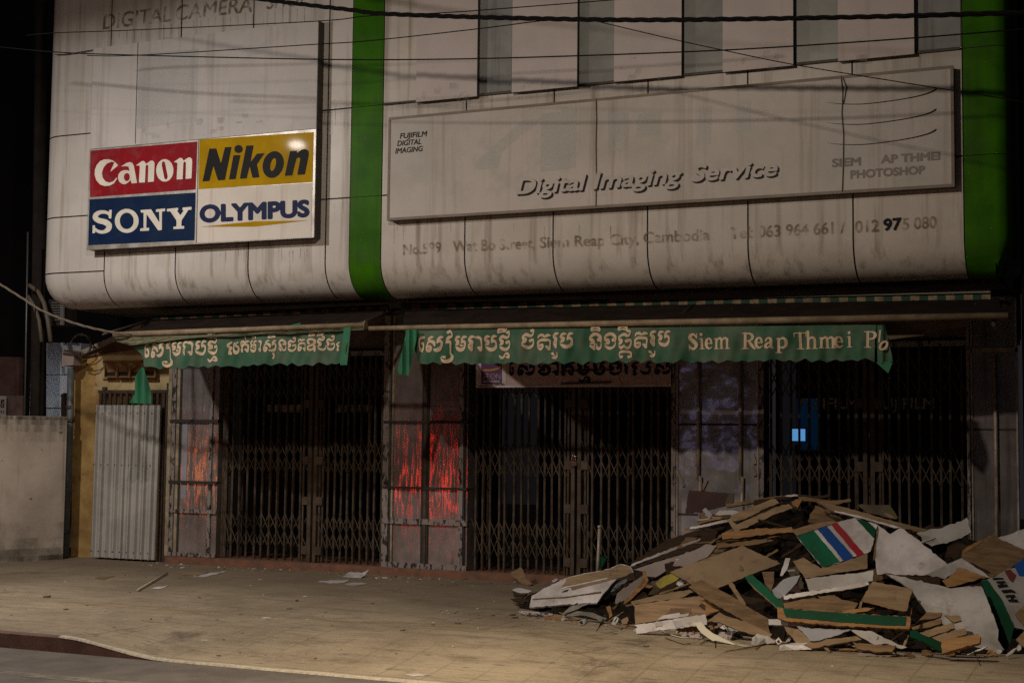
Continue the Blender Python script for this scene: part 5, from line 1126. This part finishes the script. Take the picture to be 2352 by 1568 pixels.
# left flank
D('weathered_board', 'wide dark weathered board on the left slope behind the pale trim', 'board', 'e20,1110 e300,960 e560,770 e900,650 e1500,470 e1560,545 e1000,760 e600,930', m_woodd, 50, -5, .04, .02, rag=.6)
D('pale_trim', 'long thin pale trim running up the left slope of the heap', 'trim', 'e70,1142 e92,1105 e400,985 e700,868 e1000,765 e1240,668 e1275,690 e1000,800 e700,908 e400,1025', m_lamg, 50, -5, .14, .02)
D('weathered_board', 'dark board lying directly below the long pale trim', 'board', 'e90,1165 e700,915 e1270,700 e1330,720 e1100,860 e700,1000 e330,1100 e120,1180', m_woodd, 50, -5, .08, .02)
D('pale_board', 'pale pinkish panel at the left slope, half under another grey panel', 'panel', 'e110,1192 e330,1120 e720,1000 e1100,882 e1080,920 e740,1060 e610,1200 e450,1300 e330,1292 e250,1220', m_pinky, 48, 0, .14)
D('pale_board', 'grey pointed panel beside the large fibreboard sheet on the left slope', 'panel', 'e730,1065 e960,940 e1190,812 e1362,832 e1290,920 e1220,1002 e1030,1080 e860,1146 e700,1135', m_pinky, 48, 4, .2)
D('paper_scrap', 'small white paper scrap on the left slope near the pale panels', 'paper', 'e735,1035 e810,1032 e862,1046 e792,1078', m_lam, 40, 0, .26, .003)
D('fibreboard_sheet', 'largest tan fibreboard sheet, lying across the middle of the heap', 'board', 'e660,1225 e960,1105 e1280,1000 e1740,832 e1960,942 e2140,1020 e2305,1100 e2100,1180 e1900,1252 e1600,1372 e1365,1472 e1180,1400 e990,1412 e800,1300', m_mdf, 42, 6, .34, .015, rag=.5,
  kids=(('knot', 'e1690,1130 e1720,1125 e1760,1180 e1745,1212 e1700,1210', m_wood2), ('knot_core', 'e1705,1145 e1725,1145 e1740,1185 e1712,1195', m_mdf)))
D('yellow_sheet', 'crumpled yellow plastic sheet under the left corner of the largest fibreboard', 'plastic sheet', 'e440,1392 e560,1292 e680,1250 e810,1302 e760,1350 e700,1382 e610,1420 e510,1472', m_yel, 50, -10, .26, .004)
D('paper_scrap', 'white label scrap beside the yellow plastic sheet', 'paper', 'e765,1370 e840,1338 e912,1365 e822,1416', m_lam, 48, 0, .40, .003)
D('scrap_plank', 'thin orange stick wedged above the grey pointed panel', 'stick', 'e1240,800 e1430,660 e1600,580 e1620,600 e1440,700 e1260,820', m_wood2, 50, 0, .2)
D('white_lath', 'white painted lath with a yellow broken end, high on the left slope', 'lath', 'e945,568 e1230,505 e1500,446 e1525,478 e1230,545 e950,590', m_lam, 55, 0, .12, kids=(('broken_end', 'e862,578 e950,566 e950,592 e872,602', m_woodo),))
D('white_lath', 'short flaked white lath lying near the dark maroon board', 'lath', 'e1320,385 e1400,308 e1600,308 e1750,338 e1782,392 e1740,407 e1560,375 e1350,378', m_plast, 50, 5, .16, rag=.6)
D('white_lath', 'small white notched offcut standing by the dark maroon board', 'offcut', 'e1140,302 e1190,270 e1216,300 e1292,382 e1240,422', m_plast, 60, 15, .10)
D('wood_block', 'brown broken wood block beside the white notched offcut', 'block', 'e1110,352 e1165,338 e1212,410 e1205,430 e1122,432', m_wood2, 60, -10, .06, .04)
D('scrap_lath', 'orange lath under the short flaked white lath', 'lath', 'e1080,480 e1330,412 e1550,388 e1545,416 e1330,450 e1100,512', m_woodo, 55, 0, .13)
D('scrap_lath', 'grey lath just above the orange lath on the left slope', 'lath', 'e1055,450 e1200,430 e1300,402 e1320,412 e1180,452 e1065,468', m_lamg, 55, 0, .14)
D('maroon_board', 'dark maroon board standing against the violet lit pillar behind the heap', 'board', 'e940,5 e1560,58 e1520,230 e1130,342 e890,352 e915,150', m_woodm, 84, 0, -.35, .02)
D('scrap_plank', 'dark olive plank leaning at the foot of the violet lit pillar', 'plank', 'e1545,50 e1610,55 e1600,190 e1490,240 e1480,200', m_olive, 75, 0, .0)
# crest
D('light_plank', 'light tan plank on the crest, upper one of a pair', 'plank', 'e1560,388 e1720,318 e1950,230 e2190,138 e2230,140 a380,368 a200,440 e1790,432 e1640,472', m_wood, 48, -4, .20, .02)
D('light_plank', 'light brown plank on the crest, lower one of a pair with a square corner', 'plank', 'e1510,450 e1560,420 e1650,520 e1900,408 e2331,228 a520,382 a585,442 a300,540 a0,682 e1940,505 e1630,632', m_wood, 50, -4, .27, .02,
  kids=(('broken_corner', 'e1560,405 e1750,400 e1640,470 e1600,470', m_wood),))
D('orange_plank', 'long straight orange brown plank lying level below the crest', 'plank', 'e1430,655 e1500,625 e2000,580 e2331,568 a300,752 a560,725 a612,800 a300,832 a0,862 e1900,695 e1440,738', m_woodo, 60, -2, .24, .03)
D('weathered_board', 'dark plank stack edge under the long orange plank', 'plank', 'e1350,830 e1700,780 e2331,690 a200,880 a300,930 a0,990 e1750,830 e1380,870', m_wood2, 45, 0, .12)
D('crest_plank', 'thin weathered plank along the very top of the heap', 'plank', 'a0,330 a420,272 a660,236 a890,266 a1132,234 a1140,272 a900,322 a600,318 a300,322 a0,392', m_woodd, 50, 0, .10, .02, rag=.6)
D('crest_plank', 'second weathered plank just under the top one', 'plank', 'e1490,215 e1800,170 e2331,85 e2331,150 e1900,200 e1500,260', m_wood2, 50, 0, .10, .02)
D('crest_plank', 'dark plank sloping down behind the orange block on the crest', 'plank', 'a650,270 a900,300 a1240,330 a1440,308 a1450,345 a1200,400 a900,345 a700,330', m_wood2, 50, 0, .08, .02)
D('paper_scrap', 'pale slip of card on the top plank', 'paper', 'a420,270 a600,238 a662,250 a650,266', m_lam, 40, 0, .14, .003)
D('wood_block', 'orange wood block end on the crest', 'block', 'a560,352 a640,312 a722,310 a660,442 a592,402', m_woodo, 60, 10, .22, .06)
D('white_edged_timber', 'long timber with a white painted edge sloping down right from the crest', 'timber', 'a920,330 a1140,388 a1500,470 a2000,618 a2331,700 a2331,762 a2100,742 a1640,602 a1205,505 a1130,472 a980,372', m_wood, 52, 8, .26, .03,
  kids=(('painted_edge', 'a1205,478 a1640,580 a2190,732 a2100,744 a1640,606 a1205,508', m_lam),))
D('olive_board', 'dark olive board sticking up behind the white edged timber', 'board', 'a1520,388 a1800,396 a2022,400 a2152,592 a2122,612 a1900,560 a1700,522', m_olive, 62, 5, -.02, .02, kids=(('worn_patch', 'a1930,515 a2000,520 a2120,600 a2000,580', m_wood),))
# striped panel
D('striped_board', 'white board with green, blue and red diagonal stripes, tilted on the heap', 'panel', 'a640,858 a890,775 a1240,658 a1500,590 a1700,648 a1850,690 a1822,762 a1785,930 a1742,1082 a1640,1125 a1030,1330 a830,1090', m_lam, 52, 6, .38, .02,
  kids=(('green_band', 'a640,862 a890,777 a1282,1240 a1032,1324', m_dgreen), ('blue_band', 'a945,752 a1082,710 a1490,1172 a1462,1222 a1350,1240', m_dblue), ('red_band', 'a1150,686 a1242,660 a1640,1124 a1540,1160', m_dred), ('green_corner', 'a1522,602 a1700,648 a1822,762 a1790,892', m_dgreend), ('bare_edge', 'a562,772 a870,682 a1140,640 a1242,654 a890,772 a642,855', m_wood)))
D('tan_flap', 'tan cardboard flap directly under the striped panel', 'cardboard', 'a580,1232 a740,1180 a1000,1342 a1400,1225 a1690,1118 a1692,1342 a1300,1400 a770,1492', m_wood, 48, 0, .40, .01)
D('white_facing', 'white faced drawer front below the tan cardboard flap', 'board', 'c762,142 c1300,80 c1580,50 c1782,18 c1772,172 c1480,240 c1250,282 c832,332 c790,200', m_lamg, 62, 2, .48, .02)
D('white_bar', 'long white fluted bar lying across the front of the heap middle', 'trim', 'c440,386 c832,330 c1240,270 c1700,188 c1722,226 c1600,262 c1000,358 c452,448', m_lam, 65, 0, .58, .03)
D('pale_stick', 'pale two tone stick poking up left of the tan cardboard flap', 'stick', 'a472,1188 a545,1192 a500,1352 a425,1452 a390,1452 a440,1300', m_lamg, 65, 0, .42)
D('plastic_sheet', 'bluish translucent plastic sheet between the green arm and the white bar', 'plastic sheet', 'c270,312 c440,152 c560,110 c692,86 c640,200 c480,372 c390,436 c332,422', m_lamb, 55, 8, .46, .004)
D('scrap_plank', 'brown plank standing behind the bluish plastic sheet', 'plank', 'c120,40 c305,35 c300,200 c255,335 c170,220', m_wood2, 70, 0, .3)
D('paper_scrap', 'thin white slip above the bluish plastic sheet', 'paper', 'c490,15 c600,0 c620,25 c520,35', m_lamb, 45, 0, .4, .003)
# right part
D('white_sheet', 'big pointed white sheet of board right of the striped panel', 'panel', 'b160,702 b250,760 b335,832 b480,742 b540,758 b800,960 b1190,1280 b1020,1380 b860,1442 b520,1440 b270,1412 b145,1440 b108,1200 b130,900', m_lam, 58, 10, .46, .016, kids=(('brown_edge', 'b150,705 b165,760 b132,950 b112,1190 b80,1230 b95,1100', m_wood2),))
D('plaster_strip', 'curved pitted white plaster strip sticking up at the right crest', 'plaster', 'b730,812 b1000,752 b1150,720 b1300,680 b1430,620 b1482,585 b1542,802 b1400,892 b1180,972 b960,1012 b850,960', m_plast, 66, 6, .22, .03, rag=1.2)
D('brown_strip', 'dark brown strip running behind the pitted plaster strip', 'strip', 'b550,702 b720,720 b900,772 b850,812 b700,792', m_wood2, 50, 5, .2)
D('white_band', 'white bent band sweeping under the large brown board on the right', 'panel', 'b880,1442 b1190,1275 b1400,1192 b1840,1478 b1700,1490 b1640,1480 b1370,1325 b1160,1500', m_lamg, 50, 10, .58, .01)
D('brown_board', 'large brown board at the right side of the heap above the white band', 'board', 'b1412,1080 b1500,1010 b1720,910 b1900,808 b1925,880 b1945,898 b2331,1060 b2331,1182 b2150,1330 b1980,1422 b1840,1472 b1600,1330 b1400,1200', m_wood2, 48, 10, .50, .02, kids=(('pale_edge', 'b1412,1082 b1500,1012 b1720,912 b1690,960 b1440,1120', m_woodo),))
D('brown_flap', 'torn brown flap folded under the white band on the right', 'cardboard', 'b1370,1322 b1640,1420 b1790,1480 d1720,120 d1600,170 d1330,240 d1190,270 b1110,1520 b1200,1490', m_woodo, 55, 8, .66, .01, rag=.6)
D('white_sheet', 'white board corner at the right picture edge above the large brown board', 'panel', 'b1940,892 b2331,758 b2400,740 b2400,1085 b2331,1062', m_lamg, 55, 5, .42)
D('grey_sheet', 'big grey white sheet leaning low at the right front of the heap', 'panel', 'd270,60 d420,92 d1080,240 d1200,280 d1700,250 d1800,500 d1950,900 d1940,1050 d2040,1200 d1900,1232 d1600,1150 d900,660 d650,300', m_lamg, 50, 8, .46, .016)
D('scrap_plank', 'dark pointed slat lying on the big grey white sheet', 'slat', 'd425,90 d800,105 d1080,122 d1078,250 d800,222', m_woodd, 50, 8, .54)
D('scrap_plank', 'dark ragged slat under the torn brown flap', 'slat', 'd1330,240 d1500,190 d1690,155 d1720,240 d1450,268', m_woodd, 50, 8, .54, rag=.7)
D('lettered_board', 'sign remnant with green edge and part of a dark word, at the right picture edge', 'sign board', 'd1700,162 d1780,152 d1900,110 d2040,20 d2331,-60 d2420,-60 d2420,900 d2331,900 d2190,862 d1990,432', M('laminate_dim', (.30, .28, .27), .6, n=3, col2=(.2, .185, .175)), 52, 8, .62, .02,
  kids=(('green_edge', 'd1692,165 d1782,155 d1990,432 d2185,842 d2122,1130 d2000,1000 d1740,300', m_dgreend), ('maroon_band', 'd2040,22 d2130,0 d2212,82 d2160,195 d2110,150', m_maroonp), ('blue_band', 'b2180,1300 b2331,1190 b2420,1150 b2420,1452 b2260,1452', m_dblue), ('lettering', 'd1858,128 d2016,124 d2026,149 d1870,153', m_letk), ('lettering', 'd1911,178 d2045,172 d2058,196 d1927,205', m_letk), ('lettering', 'd1931,225 d2073,217 d2088,249 d1951,272', m_letk), ('lettering', 'd1976,172 d2016,172 d2016,253 d1976,249', m_letk), ('lettering', 'd1988,310 d2138,294 d2191,322 d2195,346 d2146,330 d2016,346', m_letk), ('lettering', 'd2045,387 d2187,375 d2203,399 d2065,419', m_letk), ('lettering', 'd2085,448 d2227,444 d2239,472 d2105,478', m_letk), ('lettering', 'd2122,395 d2158,391 d2182,468 d2142,468', m_letk)))
D('brown_scrap', 'brown scrap board at the right edge over the lettered board', 'scrap', 'd2200,662 d2331,540 d2420,500 d2420,900 d2331,832', m_wood2, 55, 10, .68)
D('brown_scrap', 'small tan scrap at the right picture edge, low by the pavement', 'scrap', 'd2212,1042 d2331,920 d2420,890 d2420,1200 d2331,1150', m_wood, 60, 10, .60)
D('brown_scrap', 'tan card piece covering the lettered board at the picture edge', 'scrap', 'd2110,240 d2331,110 d2420,80 d2420,500 d2331,440 d2300,330', m_wood, 55, 10, .67)
# shelf frame in loose parts: green railed front, arm, box lid, leg
D('shelf_front', 'wooden shelf front with a dark green painted rail, lying across the heap front', 'shelf front', 'c350,562 c430,572 c800,608 c1600,662 c2331,705 d660,560 d622,890 c2300,890 c1300,842 c480,770 c355,722', m_woodo, 66, 2, .66, .05,
  kids=(('painted_face', 'c432,578 c800,612 c1600,664 c2272,702 c2262,838 c1900,830 c1200,778 c480,712', m_dgreend),))
D('green_arm', 'bright green painted shelf arm slanting down to the wooden shelf front', 'shelf arm', 'f1770,192 f1880,160 f2010,270 c250,330 c440,500 c432,560 c352,582 c180,430 c0,268 f1900,350', m_dgreen, 58, 12, .60, .02, kids=(('pale_edge', 'f1830,270 c0,262 c180,418 c352,572 c345,585 c0,285', m_wood),))
D('box_lid', 'small tan box lid propped on the green railed shelf front', 'box lid', 'c1770,182 c2050,230 c2331,290 d672,300 d625,450 d582,622 c2200,602 c1640,470 c1600,458', m_wood, 52, 6, .70, .02, kids=(('front_edge', 'c1602,460 c2200,600 c2255,612 c2240,632 c1640,488', m_woodo),))
D('shelf_leg', 'short wooden leg under the tan box lid', 'leg', 'c1590,470 c1622,480 c1602,576 c1556,582', m_wood, 75, 0, .66, .03)
D('broken_boards', 'broken tan boards lying inside the green railed shelf', 'board', 'c440,500 c850,430 c1300,448 c1560,500 c1480,622 c1100,640 c800,602 c450,568', m_wood2, 40, 0, .50, .012, rag=.8)
D('scrap_plank', 'orange splinter lying in front of the tan box lid', 'splinter', 'c1300,632 c1500,590 c1800,570 c1700,622 c1450,655', m_woodo, 50, 0, .66)
D('scrap_plank', 'brown curved offcut behind the broken tan boards', 'offcut', 'c950,400 c1200,385 c1300,440 c1200,490 c1000,440', m_wood2, 55, 0, .5)
# slats
for i, (s, m_, t, lf) in enumerate((('d650,865 d880,790 d1092,730 d1105,800 d900,870 d680,905', m_wood2, 'uppermost worn slat of the broken pallet', .56), ('d740,962 d1000,870 d1270,788 d1302,882 d1100,945 d900,1010', m_wood, 'second slat of the broken pallet', .60), ('d960,1012 d1250,920 d1452,870 d1482,962 d1300,1020 d1100,1082', m_wood, 'third slat of the broken pallet', .64), ('d1100,1092 d1132,1052 d1400,1000 d1642,960 d1680,998 d1672,1092 d1400,1170 d1112,1252', m_woodo, 'lowest and brightest orange slat of the broken pallet', .68))):
    D('pallet_slat', t+' at the right front', 'slat', s, m_, 60, -6, lf, .04)
D('green_board', 'dark green side board under the pallet slats', 'board', 'd640,912 d702,900 d900,1000 d1112,1102 d1112,1222 d900,1120 d640,1002', m_dgreend, 60, 20, .60, .02)
D('wood_scrap', 'tan broken corner behind the uppermost pallet slat', 'scrap', 'd880,640 d1110,642 d1092,702 d1000,730 d762,762', m_wood2, 55, 0, .54)
D('wood_scrap', 'pale splintered scrap right of the upper pallet slats', 'scrap', 'd1150,682 d1380,690 d1402,760 d1290,790 d1240,762', m_wood, 55, 0, .56)
# front foot
D('plastic_sheet', 'bluish white triangular sheet under the green railed shelf', 'panel', 'c640,842 c760,868 c1100,890 c1452,898 c1200,990 c950,1062 c832,1062 c722,922', m_lamb, 48, 0, .40, .006)
D('tan_offcut', 'tan frame piece with a white end at the front foot of the heap', 'board', 'c450,842 c560,862 c700,902 c832,1060 c1200,1030 c1622,980 c1602,1050 c1200,1110 c822,1182 c640,1102 c500,942', m_wood, 50, -4, .34, .02, kids=(('white_end', 'c452,1120 c600,1095 c820,1090 c740,1130 c862,1180 c800,1182', m_lamg),))
D('white_block', 'white block end lying on the pavement at the front foot', 'block', 'c385,1132 c452,1120 c742,1130 c862,1195 c600,1200 c380,1212', m_lam, 65, 0, .36, .04)
D('jagged_sheet', 'pale jagged sheet on the front foot under the shelf', 'sheet', 'c1450,902 c1760,920 c2000,1042 c2150,1120 c2282,1160 c2200,1182 c1950,1102 c1832,1130 c1600,1012', m_plast, 45, 5, .42, .006, rag=.8)
D('splintered_wood', 'splintered brown wood under the pale jagged sheet', 'wood', 'c1480,1080 c1832,1120 c2120,1132 c2052,1232 c1850,1232 c1550,1182', m_wood2, 45, 0, .34, .02, rag=1.2)
D('flat_strip', 'thin pale strip flat on the pavement before the splintered wood', 'strip', 'c1540,1242 c1800,1225 c2062,1232 c2050,1290 c1560,1282', m_pinky, 20, 0, .25, .005)
D('thin_board', 'thin pale board edge sticking out left under the green railed shelf', 'board', 'c220,740 c350,740 c620,775 c900,800 c620,832 c222,826', m_lamg, 60, 0, .56)
D('twisted_loop', 'twisted white plastic loop lying on the pavement at the front foot', 'plastic', 'f1870,1202 f1882,1102 f1960,1042 f2100,1080 c200,980 c330,1065 c300,1100 c150,1120 f1960,1235', m_lamg, 60, 0, .26, .02, kids=(('loop_hole', 'f1900,1125 f1990,1112 f2080,1130 f1980,1140', m_woodd),))
D('square_tag', 'small white square tag with a hole beside the twisted white loop', 'tag', 'c320,1062 c370,1010 c422,1080 c362,1122', m_lam, 60, 0, .34, .005, kids=(('tag_hole', 'c342,1070 c372,1045 c392,1080 c365,1100', m_woodd),))
D('curved_ribbon', 'cream curved ribbon strip hanging over the front onto the pavement', 'strip', 'f1010,882 f1115,870 f1200,962 f1330,1052 f1560,1150 f1850,1232 f1730,1232 f1500,1182 f1250,1122 f1110,1012', m_ribbon, 60, 0, .52, .004)
D('front_board', 'long white board on edge at the front left of the heap', 'board', 'f120,912 f560,850 f1190,752 f1212,850 f1205,906 f700,972 f160,1042 f150,972 f180,950', m_lam, 68, -4, .50, .02, kids=(('grey_patch', 'f690,850 f820,842 f870,930 f735,955', m_lamb), ('grey_stain', 'f440,870 f540,860 f540,930 f440,945', m_lamg)))
D('grained_board', 'brown wood grained board standing behind the long white front board', 'board', 'f70,560 f100,580 f132,612 f560,552 f1100,480 f1210,470 f1330,542 f1390,702 f1200,782 f560,832 f142,902 f132,642', M('wood_grain', (.30, .19, .10), .75, n=3.5, col2=(.17, .10, .05), st=(.6, 3, 7), thr=(.42, .58)), 66, -4, .44, .015, rag=.6,
  kids=(('dark_grain', 'f660,665 f970,655 f975,740 f760,735 f560,772 f650,720', m_wood2), ('white_patch', 'f462,832 f560,768 f800,730 f815,755 f942,735 f930,780 f700,815', m_lam)))
D('wood_scrap', 'torn orange corner at the right end of the wood grained board', 'scrap', 'f1080,545 f1330,542 f1345,610 f1395,702 f1270,730 f1200,782 f1190,620', m_woodo, 66, 6, .48, .01, rag=1.2)
D('tan_board', 'tan board lying behind the wood grained board', 'board', 'f80,560 f490,462 f950,388 f1005,422 f790,520 f560,548 f130,605', m_wood, 40, 0, .36, .015)
D('diagonal_plank', 'wide brown plank slanting diagonally down right before the largest fibreboard', 'plank', 'f935,345 f1120,240 f1360,370 f1560,470 f1790,625 f2130,820 f2122,930 f2180,1092 f1760,852 f1350,620 f1100,470', m_wood2, 55, 14, .50, .02)
D('tan_board', 'olive tan board under the wide diagonal plank', 'board', 'f1215,862 f1400,722 f1500,780 f1760,852 f2180,1045 f2150,1090 f1890,1052 f1700,1002 f1390,870', m_wood, 50, 8, .44, .015)
D('brace_stick', 'short tan stick leaning against the wide diagonal plank', 'stick', 'f1530,292 f1592,285 f1790,612 f1732,622 f1540,332', m_wood, 60, 5, .44)
D('flaked_strip', 'flaked painted strip on the pavement under the long white front board', 'strip', 'f800,1012 f880,1010 f1142,1042 f1142,1112 f920,1102 f832,1082', m_speck, 60, 0, .30)
D('grey_tube', 'crushed grey tube end beside the cream ribbon', 'tube', 'f1380,1012 f1590,1032 f1560,1132 f1420,1112', m_speck, 60, 0, .30, .05)
D('scrap_lath', 'orange brown lath between the front board and the cream ribbon', 'lath', 'f750,972 f1000,942 f1290,938 f1310,972 f1100,992 f800,1012', m_woodo, 55, 0, .36)
for k, (pts, lab) in enumerate(((((530, 1000), (680, 1062), (830, 1100), (1010, 1108)), 'thin pale wire lying on the pavement under the front board'), (((590, 1100), (740, 1150), (860, 1192), (960, 1190)), 'thin brown twig on the pavement in front of the wire'), (((1100, 1190), (1180, 1150), (1260, 1130)), 'short pale stick beside the curved ribbon'), (((1470, 1300), (1700, 1270), (1900, 1235), (2200, 1160)), 'long thin strip running under the twisted white loop'))):
    tag(MB().tube([Gp((2200+x*.23595)/1.53061, (1980+y*.23595)/1.53061, .012) for x, y in pts], .006, 5).build('loose_strip', m_wood if k else m_ribbon), lab, 'strip')
# dark word on the lettered board
o = bpy.data.objects.get('lettered_board')
# ---------------------------------------------------------------- litter on the pavement
D('litter_sheet', 'curled grey sheet lying against the doorstep left of the red lit pillar', 'sheet', [(786, 1324), (800, 1313), (830, 1315), (848, 1306), (838, 1320), (828, 1327)], m_lamg, 40, 0, 0, .004, group='litter on the pavement', at=-.5)
D('litter_sheet', 'flat pale scrap on the pavement before the curled grey sheet', 'scrap', [(730, 1334), (760, 1331), (805, 1330), (790, 1337), (760, 1339)], m_lamg, 15, 0, 0, .004, group='litter on the pavement', at=-.75)
D('litter_sheet', 'flat grey scrap lying right of the pale scrap', 'scrap', [(792, 1340), (830, 1337), (845, 1340), (812, 1345)], m_lamg, 15, 0, 0, .004, group='litter on the pavement', at=-.85)
D('litter_sheet', 'pale leaf shaped scrap beside the long stick', 'scrap', [(347, 1351), (365, 1346), (386, 1343), (372, 1350)], m_lam, 15, 0, 0, .004, group='litter on the pavement', at=-1.4)
D('litter_sheet', 'dark flat card near the doorstep corner', 'card', [(415, 1318), (450, 1312), (480, 1312), (455, 1322)], m_wood, 15, 0, 0, .004, group='litter on the pavement', at=-.5)
D('litter_sheet', 'grey flat card before the doorstep, right of the dark card', 'card', [(440, 1324), (490, 1314), (520, 1310), (470, 1325)], m_lamg, 15, 0, 0, .004, group='litter on the pavement', at=-.6)
D('litter_sheet', 'brown rag like scrap before the corrugated sheet', 'scrap', [(218, 1326), (240, 1324), (262, 1322), (238, 1330)], m_wood2, 15, 0, 0, .005, group='litter on the pavement', at=-1)
D('litter_sheet', 'pale scrap at the road edge in the middle of the picture', 'scrap', [(925, 1548), (960, 1545), (988, 1549), (950, 1552)], m_lam, 15, 0, 0, .004, group='litter on the pavement', at=-5.9)
A, B = Gp(316, 1354, .02), Gp(384, 1315, .02)
tag(MB().tube([A, B], .011, 8).build('wood_stick', m_ribbon), 'long pale stick lying on the pavement in front of the first pillar', 'stick')
r_ = random.Random(9); bA, bB = MB(), MB()
def chip(b, x, y, z, s):
    a = r_.uniform(0, pi); w, h = s*r_.uniform(.4, 1), s*r_.uniform(.15, .5)
    c = [np.array([x+w*cos(a+k*pi/2+r_.uniform(-.4, .4))*(.5 if k % 2 else 1), y+w*sin(a+k*pi/2)*(.5 if k % 2 else 1), z+.002]) for k in range(4)]
    b.prism(c, (0, 0, h*.6))
for i in range(760):
    u = r_.random()
    if u < .45: x, y = r_.uniform(-12.6, -4.5), -.12-abs(r_.gauss(0, .28))
    elif u < .75: x, y = r_.uniform(-6.6, 0), -3.0-.25*(r_.uniform(-6.6, 0)+6)*.2-abs(r_.gauss(0, .45))
    else: x, y = r_.uniform(-13, 0), r_.uniform(-6.3, -.4)
    chip(bA if r_.random() < .72 else bB, x, y, pz(x, y), r_.uniform(.006, .03) if r_.random() < .85 else r_.uniform(.03, .07))
tag(bA.build('rubble_chips', m_chip), 'brown chips and crumbs scattered on the pavement', 'rubble', kind='stuff')
tag(bB.build('plaster_crumbs', m_chipw), 'small pale plaster crumbs scattered on the pavement', 'rubble', kind='stuff')
